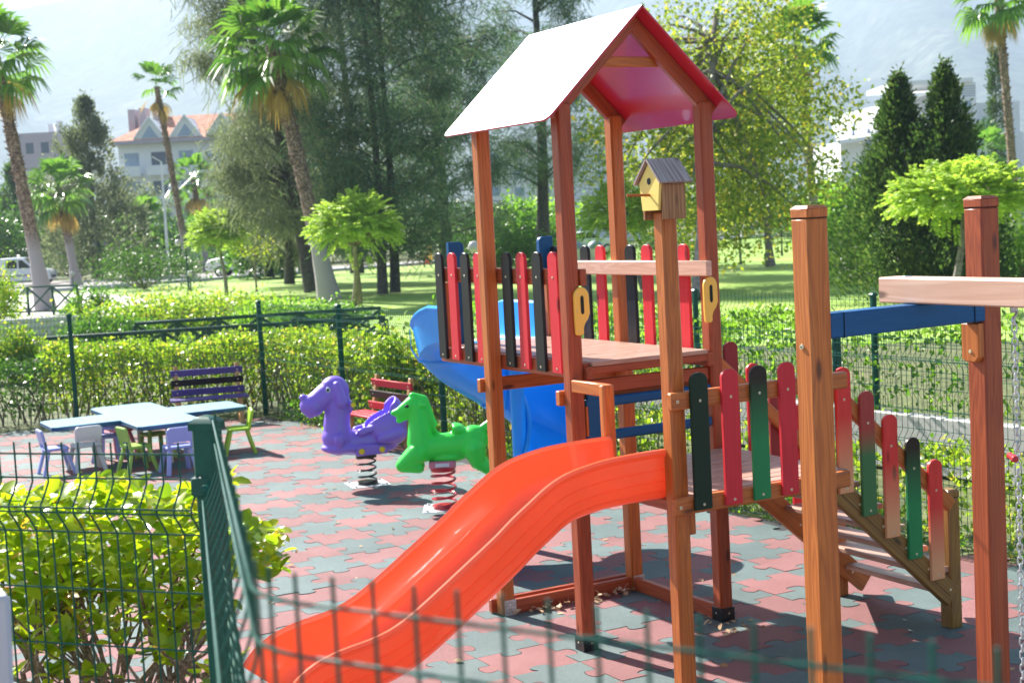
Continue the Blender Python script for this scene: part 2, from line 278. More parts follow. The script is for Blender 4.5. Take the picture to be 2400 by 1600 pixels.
# ================================================================== GROUND
def sheet(name, poly, z, mat, kind='structure'):
    b=MB(); b.add([(x,y,z) for x,y in poly],[tuple(range(len(poly)))]); o=b.build(name,mat,smooth=0); o['kind']=kind; return o
sheet('ground',[(-4200,-4200),(4200,-4200),(4200,4200),(-4200,4200)],-.05,M['soil'])
def fence_x(y): return 2.25+(11.95-y)*.0795 if y<11.95 else 2.25
FC=V((2.25,11.95,0)); FL=V((-.923,.385,0))                       # back fence corner, direction of its left run
def inside(x,y):
    if y<=11.95-0 and x<2.25 and (y-11.95)<(x-2.25)*(.385/-.923)+0: pass
    return x<fence_x(min(y,11.95))-.05 and y<11.95+(2.25-x)*.417-.12
sheet('underlay',[(-4.2,-9),(3.75,-9),(3.2,0),(2.27,11.9),(-4.4,14.7),(-4.4,-2)],-.012,M['underlay'])
def tiles():
    S=.43; h=.0048
    K=[(.165,0),(.152,.022),(.142,.045),(.146,.066),(.160,.080),(.180,.087),(.212,.089),(.240,.084),(.258,.072),(.266,.052),(.262,.03),(.260,.012),(.266,0)]
    def edge(p,q,sgn):   # sgn +1: knob to the left of p->q
        p,q=np.array(p),np.array(q); t=(q-p)/np.linalg.norm(q-p); n=np.array((-t[1],t[0]))
        return [p]+[p+t*a+n*b*sgn for a,b in K]
    b=MB()
    for i in range(-10,10):
        for j in range(-20,36):
            x0,y0=-.54+S*i,-.13+S*j
            if not inside(x0+S/2,y0+S/2) or x0<-4.3: continue
            teal=(i+j)%2
            c=[(x0,y0),(x0+S,y0),(x0+S,y0+S),(x0,y0+S)]; P=[]
            # horizontal seams: teal bulges into red; vertical seams: red bulges into teal. Canonical seam direction +x / +y
            def seam(a,bq,hor,tile_first):  # returns canonical points
                return edge(a,bq,1 if tile_first else -1)
            below_teal=(i+j-1)%2
            # bottom edge (+x): the tile above is this one. knob goes up if the lower tile is teal
            e=edge(c[0],c[1], 1 if below_teal else -1); P+=e
            # right edge (+y): left tile is this; knob goes left (+n is left) if right tile is red
            right_red=not ((i+1+j)%2); e=edge(c[1],c[2], 1 if right_red else -1); P+=e
            # top edge: canonical +x with lower tile = this
            e=edge(c[3],c[2], 1 if teal else -1); P+=[np.array(c[2])]+e[:0:-1]
            left_self_red=not teal; e=edge(c[0],c[3], 1 if left_self_red else -1); P+=[np.array(c[3])]+e[:0:-1]
            P=[tuple(p) for p in P]; n=len(P); A=0
            z=random.uniform(-.001,.002); tx,ty=random.uniform(-.007,.007),random.uniform(-.007,.007)
            top=[]; 
            for k in range(n):
                p,q,r=np.array(P[k-1]),np.array(P[k]),np.array(P[(k+1)%n]); a=q-p; d=r-q; a=a/(np.linalg.norm(a)+1e-9); d=d/(np.linalg.norm(d)+1e-9)
                nn=np.array((-a[1]-d[1],a[0]+d[0])); l=np.linalg.norm(nn); nn=nn/l if l>1e-6 else nn
                top.append(q+nn*h*.5)
            zz=lambda p: z+tx*(p[0]-x0-S/2)+ty*(p[1]-y0-S/2)
            b.add([(p[0],p[1],zz(p)) for p in top]+[(p[0],p[1],-.014) for p in top],[tuple(range(n))]+[(k,n+k,n+(k+1)%n,(k+1)%n) for k in range(n)],teal)
    o=b.build('playground_floor',[M['tile_red'],M['tile_green']],smooth=0); o['kind']='structure'
tiles()
sheet('bounce_paving',[(-25,-30),(20,-30),(20,-5.2),(3.6,-5.2),(3.55,-4.4),(-4.35,-4.4),(-25,-4.4)],-.008,M['asphalt'])  # unseen paving added behind the camera to bounce sun onto shaded faces
# lawn, road, path
lw=[G(-250,33),G(2700,24),G(3300,60),G(2300,100),G(1700,108),G(1000,86),G(200,74),G(-400,66)]
sheet('lawn',[(p.x,p.y) for p in lw],-.040,M['lawn'])
rd=[G(-700,72),G(200,76),G(1000,88),G(1700,111),G(2500,130),G(2900,150),G(2500,150),G(1700,121),G(1000,95),G(300,92),G(-700,104)]
sheet('road',[(p.x,p.y) for p in rd],-.036,M['asphalt'])
def strip(name,pts,w,z0,z1,mat):
    b=MB()
    for p,q in zip(pts[:-1],pts[1:]): b.timber((p.x,p.y,(z0+z1)/2),(q.x,q.y,(z0+z1)/2),w,z1-z0,ch=.02)
    o=b.build(name,mat,smooth=0); o['kind']='structure'
strip('kerb',[G(-700,71.5),G(200,75.5),G(1000,87.4),G(1700,110),G(2500,129)],.55,-.2,.10,M['kerb'])
pth=[G(-450,44),G(-100,44),G(420,49),G(640,43),G(700,45),G(440,53),G(200,71),G(-450,68)]
sheet('path',[(p.x,p.y) for p in pth],-.034,M['concrete'])
# ================================================================== PLAY TOWER
W=.09; tower=thing('play_tower','wooden play tower with white roof, two platforms, picket rails and two slides','play tower',(.5,0,0))
def part(b,name,mat,**k): return b.build(name,mat,tower,**k)
def post(x,y,z1,mat,z0=0,w=W,parent=tower,cap=False,org=None):
    b=MB()
    if cap:
        b.box((x,y,z0),(x+w,y+w,z1-.047),ch=.008); b.box((x+.0015,y+.0015,z1-.047),(x+w-.0015,y+w-.0015,z1-.044),mat=1,ch=.0)
        b.box((x,y,z1-.044),(x+w,y+w,z1-.012),ch=.004)
        c=.014; lo=[(x,y),(x+w,y),(x+w,y+w),(x,y+w)]; hi=[(x+c,y+c),(x+w-c,y+c),(x+w-c,y+w-c),(x+c,y+w-c)]
        b.rings([[(px,py,z1-.012) for px,py in lo],[(px,py,z1) for px,py in hi]],0,True,True,[(px,py,0) for px,py in lo]+[(px,py,.1) for px,py in hi])
        return b.build('post',[mat,M['black']],parent)
    b.box((x,y,z0),(x+w,y+w,z1),ch=.012); return b.build('post',mat,parent)
A_,B_=.9687,.9741
P2=post(0,0,3.10,M['wood_red']); P4=post(A_,0,3.10,M['wood_red']); P1=post(0,B_,3.10,M['wood_orange']); P3=post(A_,B_,3.10,M['wood_orange'])
Q1=post(-.07,-1.077,2.475,M['wood_orange']); Q4=post(.963,-.966,1.87,M['wood_orange'])
for p,(x,y) in ((P2,(0,0)),(P4,(A_,0)),(Q4,(.963,-.966))):
    b=MB(); e=.004; b.box((x-e,y-e,.0),(x+W+e,y+W+e,.085),ch=.002)
    for q,n in (((x+.05,y-e-.001,.05),(0,-1,0)),((x-e-.001,y+.05,.05),(-1,0,0))): b.disc(q,n,.006,1)
    b.build('post_shoe',[M['black_steel'],M['screw']],p)
for p,(x,y) in ((P1,(0,B_)),(P3,(A_,B_))):
    b=MB(); b.box((x+.012,y-.004,.0),(x+W+.002,y+.0,.098),ch=.001); b.box((x+W-.0,y-.004,0),(x+W+.004,y+.06,.098),ch=.001)
    for i in range(4):
        for j in range(4): b.disc((x+.024+i*.018,y-.0045,.02+j*.02),(0,-1,0),.0032,1,6,.0005)
    b.build('post_bracket',[M['galv'],M['plastic_dk']],p)
# roof
XR,HW,ZR,ZE,Y0,Y1=.529,.655,3.632,3.005,-.096,1.2
for sgn in (-1,1):
    L=math.hypot(HW,ZR-ZE); ax=V((sgn*HW,0,-(ZR-ZE)))/L; ay=V((0,1,0)); nrm=V((sgn*(ZR-ZE),0,HW))/L
    w=Y1-Y0; r=.055; pl=[(0,0)]+[(0,w)]
    pl=[(0,0),(0,w)]+[(L-r+r*math.sin(a),w-r+r*math.cos(a)) for a in np.linspace(0,math.pi/2,6)]+[(L-r+r*math.cos(a),r-r*math.sin(a)) for a in np.linspace(0,math.pi/2,6)]
    b=MB(); o=V((XR,Y0,ZR)); b.prism(pl,o,ax,ay,nrm*-.012,ch=.001)
    for i,f in enumerate(b.f): pass
    ob=b.build('roof_panel',[M['white_panel'],M['red_panel'],M['teal_edge']],tower,smooth=0); me=ob.data
    for p in me.polygons:
        d=p.normal.dot(nrm); p.material_index=0 if d>.7 else 1
        if abs(d)<.3 and p.normal.y>.7: p.material_index=2
    for yr,lab in ((.02,0),(B_+.02,1)):
        b=MB(); a=o+ax*.012-nrm*.054; e=o+ax*(L-.10)-nrm*.054; a.y=e.y=yr+.0225+sgn*.0015; b.timber(a,e,.085,.045,up=(0,1,0),ch=.006); part(b,'rafter',M['wood_red'])
for yr in (.02,B_+.02):
    b=MB(); b.timber((XR-.27,yr+.07,3.335),(XR+.27,yr+.07,3.335),.045,.055); part(b,'collar_beam',M['wood_orange'])
# upper deck (runs on past the far posts to the blue slide)
def planks(name,x0,x1,y0,y1,z,n,mat,along='x',gap=.008,th=.026):
    b=MB()
    for i in range(n):
        if along=='x': t=(y1-y0)/n; b.timber((x0,y0+t*(i+.5),z-th/2),(x1,y0+t*(i+.5),z-th/2),t-gap,th,ch=.003)
        else: t=(x1-x0)/n; b.timber((x0+t*(i+.5),y0,z-th/2),(x0+t*(i+.5),y1,z-th/2),t-gap,th,ch=.003)
    part(b,name,mat)
planks('deck',.132,.928,-.03,1.84,1.652,20,M['wood_deck'])
def beam(p0,p1,w,h,mat='wood_red',name='deck_beam',up=(0,0,1),ch=.006): b=MB(); b.timber(p0,p1,w,h,up,ch); return part(b,name,M[mat])
beam((.11,.0,1.5975),(.11,1.84,1.5975),.04,.095,'wood_red'); beam((.95,.0,1.5975),(.95,1.84,1.5975),.04,.095,'wood_red')
beam((.135,-.012,1.603),(.925,-.012,1.603),.03,.045,'wood_red'); beam((.135,1.0,1.60),(.925,1.0,1.60),.04,.05,'wood_red')
beam((.092,.045,1.505),(.967,.045,1.505),.04,.08,'wood_red')
beam((-.025,.115,1.45),(1.085,.115,1.45),.045,.085,'wood_orange'); beam((-.025,B_+W+.025,1.45),(1.085,B_+W+.025,1.45),.045,.085,'wood_orange')
for x in (.10,.935): beam((x+.013,-.03,1.59),(x+.013,.09,1.59),.05,.075,'wood_red','joist_block')
beam((.14,1.80,1.556),(.14,1.80,2.075),.045,.045,'wood_orange','rail_post',(0,1,0)); beam((.92,1.80,1.556),(.92,1.80,2.075),.045,.045,'wood_orange','rail_post',(0,1,0))
# rails and pickets of the upper deck
beam((.11,-.012,2.130),(.11,1.80,2.130),.04,.094,'wood_red','rail'); beam((.95,-.045,2.127),(.95,1.80,2.127),.04,.09,'wood_pale','rail')
def picket(c,ax,nv,z0,z1,mat,w=.1,th=.022,screws=()):
    c,ax,nv=V(c),V(ax),V(nv); r=w/2; h=z1-z0-r*.82
    pl=[(-r,0),(r,0),(r,h)]+[(r*math.cos(a),h+r*.82*math.sin(a)) for a in np.linspace(.25,math.pi-.25,9)]+[(-r,h)]
    b=MB(); b.prism(pl,V((c.x,c.y,z0)),ax,(0,0,1),nv*-th,ch=.003)
    for z in screws: b.disc(V((c.x,c.y,z))+nv*.0005,nv,.0075,1,10,.002); b.disc(V((c.x,c.y,z))+nv*.0028,nv,.003,2,6,.0006)
    return part(b,'picket',[mat,M['screw'],M['plastic_dk']])
for y,c in ((.264,'red'),(.452,'black'),(.643,'red'),(.83,'black'),(1.205,'red'),(1.388,'black'),(1.577,'red'),(1.767,'black')):
    picket((.067,y,0),(0,-1,0),(-1,0,0),1.575,2.277,M[c],.105,screws=(1.60,2.128))
for y,c in ((.255,'red'),(.652,'red'),(.84,'black'),(1.2,'red'),(1.392,'black'),(1.58,'black'),(1.80,'black')):
    picket((.994,y,0),(0,1,0),(1,0,0),1.575,2.272,M[c],.105,screws=(1.60,2.128))
# blue side boards of the far slide, yellow hand grips
for x0,x1,rl in ((.2,.315,1),(.9,1.012,-1)):
    b=MB(); w=x1-x0; r=.035; pl=[(0,0),(w,0)]+([(w,.78-r)]+[(w-r+r*math.cos(a),.78-r+r*math.sin(a)) for a in np.linspace(.2,1.57,5)]+[(0,.78)] if rl>0 else [(w,.78)]+[(r-r*math.sin(a),.78-r+r*math.cos(a)) for a in np.linspace(0,1.4,5)]+[(0,.78-r)])
    b.prism(pl,(x0,1.86,1.56),(1,0,0),(0,0,1),(0,.045,0),ch=.006); part(b,'side_board',M['blue_paint'])
def grip(x,sx):
    o=[(-.048,.085),(-.048,.20)]+[(.0-.048*math.cos(a),.205+.055*math.sin(a)) for a in np.linspace(.2,math.pi-.2,8)]+[(.048,.20),(.05,.11),(.036,.078),(.016,.055),(.006,.03),(.006,.0),(-.005,-.010),(-.035,-.010),(-.045,.0)]
    b=MB(); pl=[(sx*a,c) for a,c in o]; b.prism(pl,(x,-.001,1.818),(1,0,0),(0,0,1),(0,-.022,0),ch=.004)
    s=[(sx*a,c) for a,c in [(-.011,.12),(-.011,.20),(-.005,.212),(.005,.212),(.011,.20),(.011,.12),(.005,.108),(-.005,.108)]]
    b.prism(s,(x,-.0235,1.818),(1,0,0),(0,0,1),(0,-.0012,0),ch=.0003,mat=1)
    for q in ((-.03,.22),(-.035,.13),(-.03,.015)): b.disc((x+sx*q[0],-.0235,1.818+q[1]),(0,-1,0),.0035,2,8,.001)
    part(b,'hand_grip',[M['yellow'],M['black'],M['steel']])
grip(.972,1); grip(.085,1)
# blue ladder between the decks
for z in (1.414,1.22):
    b=MB(); b.timber((.10,.03,z),(.965,.03,z),.055,.055,ch=.015); part(b,'ladder_rung',M['blue_paint'])
b=MB(); b.timber((.15,.02,1.17),(.15,.02,1.465),.085,.03,up=(0,1,0)); part(b,'side_board',M['blue_paint'])
b=MB(); b.timber((.10,.018,1.23),(.10,.018,1.40),.014,.03,up=(0,1,0)); part(b,'side_board',M['wood_orange'])
# lower deck
planks('deck',-.03,1.055,-1.07,-.01,1.057,11,M['wood_deck'])
beam((-.095,-1.0995,1.014),(1.03,-1.0995,1.014),.045,.086,'wood_orange','rail',ch=.012); beam((-.095,-1.0995,1.54),(1.03,-1.0995,1.54),.045,.088,'wood_orange','rail',ch=.012)
beam((-.02,-.98,1.0),(-.02,.0,1.0),.04,.06); beam((1.0,-.86,1.0),(1.0,.0,1.0),.04,.06); beam((-.03,-.02,1.0),(1.05,-.02,1.0),.035,.06)
beam((.045,-1.03,.85),(.045,-1.03,1.02),.045,.05,'wood_orange','joist_block',(0,1,0))
beam((-.012,-.39,.97),(-.012,-.39,1.565),.075,.05,'wood_orange','rail_post',(0,1,0),.012); beam((.02,-.352,1.527),(.02,.0,1.527),.04,.07,'wood_orange','rail')
beam((.0,-.955,.97),(.0,-.955,1.575),.04,.035,'wood_pale','rail_post',(0,1,0),.006)
for x,c in ((.058,'green_dk'),(.247,'red'),(.427,'green_fade'),(.609,'red'),(.79,'green_dk')):
    b=picket((x,-1.146,0),(1,0,0),(0,-1,0),.990,1.676,M[c],.103,screws=(1.016,1.536))
b=MB()
for x,z in ((-.068,1.012),(-.062,1.54)): b.disc((x,-1.1235,z),(0,-1,0),.009,0,10); b.disc((x,-1.1262,z),(0,-1,0),.004,1,6,.0006)
part(b,'screw',[M['screw'],M['plastic_dk']])
# stairs on the right
SLP=-.896
def zs(x): return 1.413+SLP*(x-1.128)
for y,mt in ((-.955,'wood_olive'),(-.03,'wood_orange')):
    b=MB(); x0,x1=(1.065,1.885) if y<-.5 else (1.0,2.07); zc=lambda x:.842+SLP*(x-1.069)+.0875
    b.timber((x0,y,zc(x0)),(x1,y,max(zc(x1),.07)),.045,.13,ch=.01)
    if y<-.5:
        d=V((1,0,SLP)).normalized(); up=V((-d.z,0,d.x))
        for off in (-.012,): b.timber(V((x0+.02,y-.0232,zc(x0+.02)))+up*off,V((x1-.02,y-.0232,zc(x1-.02)))+up*off,.0012,.003,ch=0,mat=2)
        for i in range(5): x=1.21+.1625*i; b.disc((x,y-.0226,zc(x)+.025),(0,-1,0),.008,1,10)
    else:
        for q in (1.55,1.75,1.95): b.disc((q,y-.0226,max(zc(q),.1)+.02),(0,-1,0),.008,1,10)
    part(b,'stringer',[M[mt],M['screw'],M['black']])
    b=MB(); zo=0 if y<-.5 else .06; xe=1.90 if y<-.5 else 1.98; yy=y if y<-.5 else .03
    b.timber((1.06 if y<-.5 else 1.02,yy,zs(1.06 if y<-.5 else 1.02)+zo),(xe,yy,zs(xe)+zo),.045,.08,ch=.012); part(b,'handrail',M['wood_orange'])
for i in range(6):
    x=1.135+.162*i-(.055 if i==5 else 0); z=.945-.145*i; b=MB(); b.timber((x+.05,-.93,z-.016),(x+.05,-.055,z-.016),.155 if i<5 else .10,.032,ch=.006); part(b,'stair_tread',M['wood_deck'])
for i,c in enumerate(('red_fade','redgreen','red_fade','green_fade','red_fade')):
    x=1.105+.1615*i; z=1.418-.1455*i; picket((x,-1.001,0),(1,0,0),(0,-1,0),z-.510,z+.174,M[c],.1,screws=(z-.483,z))
for i,c in enumerate(('maroon','red','maroon','red','maroon')):
    x=1.16+.1625*i; z=1.50-.1455*i; picket((x,.078,0),(1,0,0),(0,1,0),z-.51,z+.174,M[c],.1)
post(1.895,-.943,.805,M['wood_olive'],cap=True); post(1.875,.0,.62,M['wood_orange'])
beam((.09,B_+.03,.045),(A_,B_+.03,.045),.04,.09,'wood_red','ground_beam'); beam((-.03,B_+.115,.05),(1.08,B_+.115,.05),.04,.085,'wood_red','ground_beam'); beam((1.0,B_,.045),(1.0,.1,.045),.04,.09,'wood_red','ground_beam')
# ---------------------------------------------------------------- slides
def trough(name, path, prof, mat, label):
    """path: list of (centre point at rim level, side vector, up vector); prof closed loop of (side, up)"""
    b=MB(); b.rings([[c+s*a+u*h for a,h in prof] for c,s,u in path]); o=b.build(name,mat,tower,smooth=38); o['label']=label; return o
def uprof(hw, dep, grooves=True, lip=.022, th=.024):
    o=[(hw-.02,.0),(hw-.006,.010),(hw+.006,.006),(hw+.014,-.008),(hw+.008,-.024),(hw-.004,-.032)]
    def wall(d): return hw-.004-.05*(d/dep)**2.2
    for g in (.36,.58,.78) if grooves else ():
        d=dep*g; o+=[(wall(d),-d+.004),(wall(d)-.0045,-d+.001),(wall(d)-.0045,-d-.001),(wall(d),-d-.004)]
    o+=[(wall(dep*.86),-dep*.86),(hw-.075,-dep*.955),(hw-.12,-dep),(0,-dep)]
    i=[(0,-dep+th),(hw-.125,-dep+th),(hw-.085,-dep*.955+th),(hw-.058,-dep*.8+.01),(hw-.04,-dep*.5),(hw-.032,-.03),(hw-.03,-.006)]
    half=o+i; left=[(-a,h) for a,h in o[::-1]]; 
    out=o[::1]; full=o+[(-a,h) for a,h in o[-2::-1]]+[(-a,h) for a,h in i[::-1]]+i[1:]
    return full
rim=[(-.03,1.285),(-.2,1.285),(-.40,1.277),(-.52,1.262),(-.645,1.236),(-.75,1.192),(-.85,1.128),(-.95,1.062),(-1.04,.995),(-1.15,.922),(-1.256,.853),(-1.36,.785),(-1.45,.728),(-1.534,.680),(-1.62,.643),(-1.72,.618),(-1.86,.596),(-1.98,.560),(-2.07,.505),(-2.13,.44)]
def smooth_path(pts,k=4):
    pts=[V(p) for p in pts]; out=[]
    for i in range(len(pts)-1):
        p0,p1,p2,p3=pts[max(i-1,0)],pts[i],pts[i+1],pts[min(i+2,len(pts)-1)]
        for j in range(k):
            t=j/k; out.append(.5*((2*p1)+(p2-p0)*t+(2*p0-5*p1+4*p2-p3)*t*t+(3*p1-p0-3*p2+p3)*t**3))
    return out+[pts[-1]]
rp=smooth_path([(x,-.715,z) for x,z in rim],3); pa=[]
for i,p in enumerate(rp):
    t=(rp[min(i+1,len(rp)-1)]-rp[max(i-1,0)]).normalized(); u=V((0,1,0)).cross(t); u=-u if u.z<0 else u
    pa.append((p,V((0,1,0)),u))
trough('slide',pa,uprof(.29,.265),M['orange_plastic'],'bright orange wavy slide')
bp=[]; c0=V((1.0,2.55)); R=.41
pts=[(.59,1.88+.67*t,0,None) for t in np.linspace(0,1,7)]
Ls=[0]; path2=[]
for t in np.linspace(0,.67,6): path2.append((V((.59,1.88+t)),V((0,1))))
for a in np.linspace(0,1.5*math.pi,44)[1:]: path2.append((V((c0.x-R*math.cos(a),c0.y+R*math.sin(a))),V((math.sin(a),math.cos(a)))))
last=path2[-1][0]
for t in (.08,.16,.24,.32,.40,.48,.56,.62): path2.append((V((last.x-t,last.y)),V((-1,0))))
d=0; pa=[]
for i,(p,t) in enumerate(path2):
    if i: d+=(p-path2[i-1][0]).length
    z=max(.355-.01*(d-3.2),1.885-.60*max(0,d-.62))
    side=V((t.y,-t.x,0)); up=V((0,0,1))
    pa.append((V((p.x,p.y,z)),side,up*(1+.5*min(1,max(0,(d-.95)/.5))*min(1,max(0,(2.75-d)/.5)))))
ob=trough('slide',pa,uprof(.31,.30,False),M['blue_plastic'],'blue spiral slide')
b=MB()
for k in (9,20,32,44):                                            # moulded flange ribs across the spiral
    c,s,u=pa[k]; t=(pa[k+1][0]-pa[k-1][0]).normalized()
    pr=[(-.33,-.05),(-.325,-.2),(-.27,-.29),(-.15,-.315),(.15,-.315),(.27,-.29),(.325,-.2),(.33,-.05)]
    b.rings([[c+s*a+u*h+t*e for a,h in pr]+[c+s*a*.985+u*h*.97+t*e for a,h in pr[::-1]] for e in (-.014,.014)])
b.build('slide_flange',M['blue_plastic'],ob)
b=MB(); b.lathe([(.055,0),(.055,1.5)],(1.02,2.52,0),n=16); b.build('slide_column',M['blue_plastic'],ob)
# ---------------------------------------------------------------- swing frame
swf=thing('swing_set','tall reddish swing frame of two posts with blue crossbeam and pale top beam','swing set',(-.3,-2.96,0))
WS=.097
for x,y,mt in ((-.745,-2.969,'wood_orange'),(.144,-2.935,'wood_red')): post(x,y,2.474,M[mt],w=WS,parent=swf,cap=True)
b=MB(); b.timber((-.648,-2.918,2.034),(.144,-2.898,2.034),.085,.092,ch=.005)
for x in (-.585,.085): b.box((x,-2.9640+(x+.648)*.025,1.987),(x+.0015,-2.870,2.081),mat=1,ch=0)
b.build('cross_beam',[M['blue_paint'],M['black']],swf)
b=MB(); b.timber((-.165,-2.74,2.131),(-.215,-5.9,2.131),.10,.098,ch=.006); b.disc((-.16,-2.84,2.18),(0,0,1),.02,1); b.build('top_beam',[M['wood_pale'],M['steel']],swf)
b=MB(); b.prism([(0,0),(.02,-.012),(.07,-.012),(.092,.01),(.092,.14),(0,.14)],(.143,-2.842,1.84),(0,-1,0),(0,0,1),(-.032,0,0),ch=.004); b.disc((.1105,-2.89,1.87),(-1,0,0),.008,1); b.build('bracket_block',[M['wood_orange'],M['screw']],swf)
b=MB()
for z,x in ((1.965,-.745),): b.disc((-.7465,-2.915,z),(-1,0,0),.011,0,12,.004); b.disc((-.751,-2.915,z),(-1,0,0),.004,1,6,.001)
b.build('bolt',[M['screw'],M['plastic_dk']],swf)
swg=thing('swing','grey chain swing with red grip hanging from the pale beam','swing',(-.18,-3.43,2.08))
def link(b,c,rot,L=.030,w=.009,r=.0032):
    ax=V((math.cos(rot),math.sin(rot),0)); pth=[]
    for k in range(12):
        a=2*math.pi*k/12; pth.append(c+ax*w*math.cos(a)+V((0,0,1))*((L/2-w)*(1 if math.sin(a)>0 else -1 if math.sin(a)<0 else 0)+w*math.sin(a)))
    pth.append(pth[0]); pth.append(pth[1]); b.tube(pth,r,6,cap=False)
b=MB(); cx,cy=-.18,-3.385
for i in range(62): link(b,V((cx,cy,2.03-i*.0245)),.6+(i%2)*1.57)
b.build('chain',M['galv'],swg)
b=MB(); b.tube([(cx,cy,2.08),(cx+.012,cy,2.075),(cx+.016,cy,2.062),(cx+.008,cy,2.05),(cx-.008,cy,2.04),(cx-.01,cy,2.03),(cx,cy,2.022)],.005,8); b.lathe([(.014,0),(.014,.012),(.007,.02)],(cx,cy,2.08),(0,0,-1)); b.build('hook',M['galv'],swg)
b=MB(); b.lathe([(.004,-.05),(.011,-.045),(.014,-.03),(.011,-.012),(.010,.01),(.013,.03),(.008,.05)],(cx-.005,cy+.02,1.545),(.55,.83,0),14); b.build('hand_grip',M['red_steel'],swg)
b=MB(); b.box((cx-.1,cy-.4,.49),(cx+.1,cy+.03,.52),ch=.01); b.build('seat',M['rubber'],swg)
# ---------------------------------------------------------------- bird house on the corner post
bh=thing('birdhouse','yellow wooden birdhouse with weathered brown roof and perch on top of the post','birdhouse',(-.03,-1.045,2.475))
yc=-1.05; fr=[(-.069,0),(.069,0),(.088,.135),(.0,.235),(-.088,.135)]
b=MB(); b.prism([(p[0],p[1]) for p in fr],(-.122,yc,2.482),(0,-1,0),(0,0,1),(.016,0,0),ch=.002)
b.lathe([(.017,0),(.017,.0008)],(-.1222,yc,2.625),(-1,0,0),16,1); b.build('front_board',[M['yellow_board'],M['black']],bh)
for s in (-1,1):
    b=MB(); b.prism([(0,0),(.135,0),(.135,.172),(0,.172)],(-.106,yc+s*.088,2.437),(1,0,0),(0,0,1),(0,-s*.014,0),ch=.002); b.build('side_board',M['bark_wood'],bh)
    b=MB(); o=V((-.138,yc,2.727)); d=V((0,s*.112,-.118)).normalized(); b.prism([(0,0),(.19,0),(.19,.162),(0,.162)],o,(1,0,0),d,V((0,s*.118,.112)).normalized()*.012,ch=.001); b.build('roof_board',M['old_roof'],bh)
b=MB(); b.prism([(p[0]*.95,p[1]) for p in fr],(.02,yc,2.482),(0,-1,0),(0,0,1),(.012,0,0),ch=.002); b.build('back_board',M['bark_wood'],bh)
b=MB(); b.tube([(-.115,yc,2.558),(-.255,yc,2.562)],.0065,10); b.build('perch',M['wood_orange'],bh)
# ================================================================== SPRING RIDERS (bodies grown from overlapping volumes, remeshed into one skin)
def organic(name, blobs, mat, parent, vox=.012, smooth=8, subtract=()):
    """blobs: ('e',c,radii,rot_y) ellipsoid | ('c',p,q,r0,r1) tapered capsule, local X forward, Y side, Z up"""
    def mesh(bl):
        b=MB()
        for k in bl:
            if k[0]=='e':
                _,c,r,ry=k; R_=Matrix.Rotation(ry,3,'Y'); t=MB(); t.ball((0,0,0),1,n=20)
                b.add([V(c)+R_@V((v[0]*r[0],v[1]*r[1],v[2]*r[2])) for v in t.v],t.f)
            else:
                _,p,q,r0,r1=k; p,q=V(p),V(q); t=(q-p); n=6; u=t.normalized()
                path=[p-u*r0*math.cos(a) for a in (.15,.6,1.1)]+[p+t*i/n for i in range(n+1)]+[q+u*r1*math.cos(a) for a in (1.1,.6,.15)]
                rad=[r0*math.sin(a) for a in (.15,.6,1.1)]+[r0+(r1-r0)*i/n for i in range(n+1)]+[r1*math.sin(a) for a in (1.1,.6,.15)]
                b.tube(path,rad,16)
        return b
    b=mesh(blobs); ob=b.build(name,mat,None,smooth=0); mods=[]
    m=ob.modifiers.new('r','REMESH'); m.mode='VOXEL'; m.voxel_size=vox
    tmp=None
    if subtract:
        sb=mesh(subtract); tmp=sb.build('cutter',mat,None,smooth=0); rr=tmp.modifiers.new('r','REMESH'); rr.mode='VOXEL'; rr.voxel_size=vox
        bo=ob.modifiers.new('b','BOOLEAN'); bo.operation='DIFFERENCE'; bo.object=tmp; bo.solver='EXACT'
        m2=ob.modifiers.new('r2','REMESH'); m2.mode='VOXEL'; m2.voxel_size=vox*.8
    s=ob.modifiers.new('s','SMOOTH'); s.iterations=smooth; s.factor=.5
    dg=bpy.context.evaluated_depsgraph_get(); me=bpy.data.meshes.new_from_object(ob.evaluated_get(dg)); 
    for o_ in (ob,tmp):
        if o_ is not None: bpy.data.objects.remove(o_,do_unlink=True)
    me.name=name; me.shade_smooth(); me.materials.clear(); me.materials.append(mat)
    o2=bpy.data.objects.new(name,me); COL.objects.link(o2); o2.parent=parent; ORG[o2.name]=V((0,0,0)); return o2
def coil(b, r, z0, z1, turns, wire, n=14):
    pth=[]; m=int(turns*n)
    for i in range(m+1):
        a=2*math.pi*i/n; t=i/m; e=.06; z=z0+wire+(z1-z0-2*wire)*(t if e<t<1-e else t)
        pth.append((r*math.cos(a),r*math.sin(a),z))
    b.tube(pth,wire,8)
def local(parent): ORG[parent.name]=V((0,0,0)); return parent
FACE=math.atan2(.479,-.876)          # facing picture-left
dn=local(thing('spring_rider','purple dog-shaped spring rider on black spring','spring rider',(1.23,6.015,0),FACE+.34,'spring riders on the rubber floor',world=False))
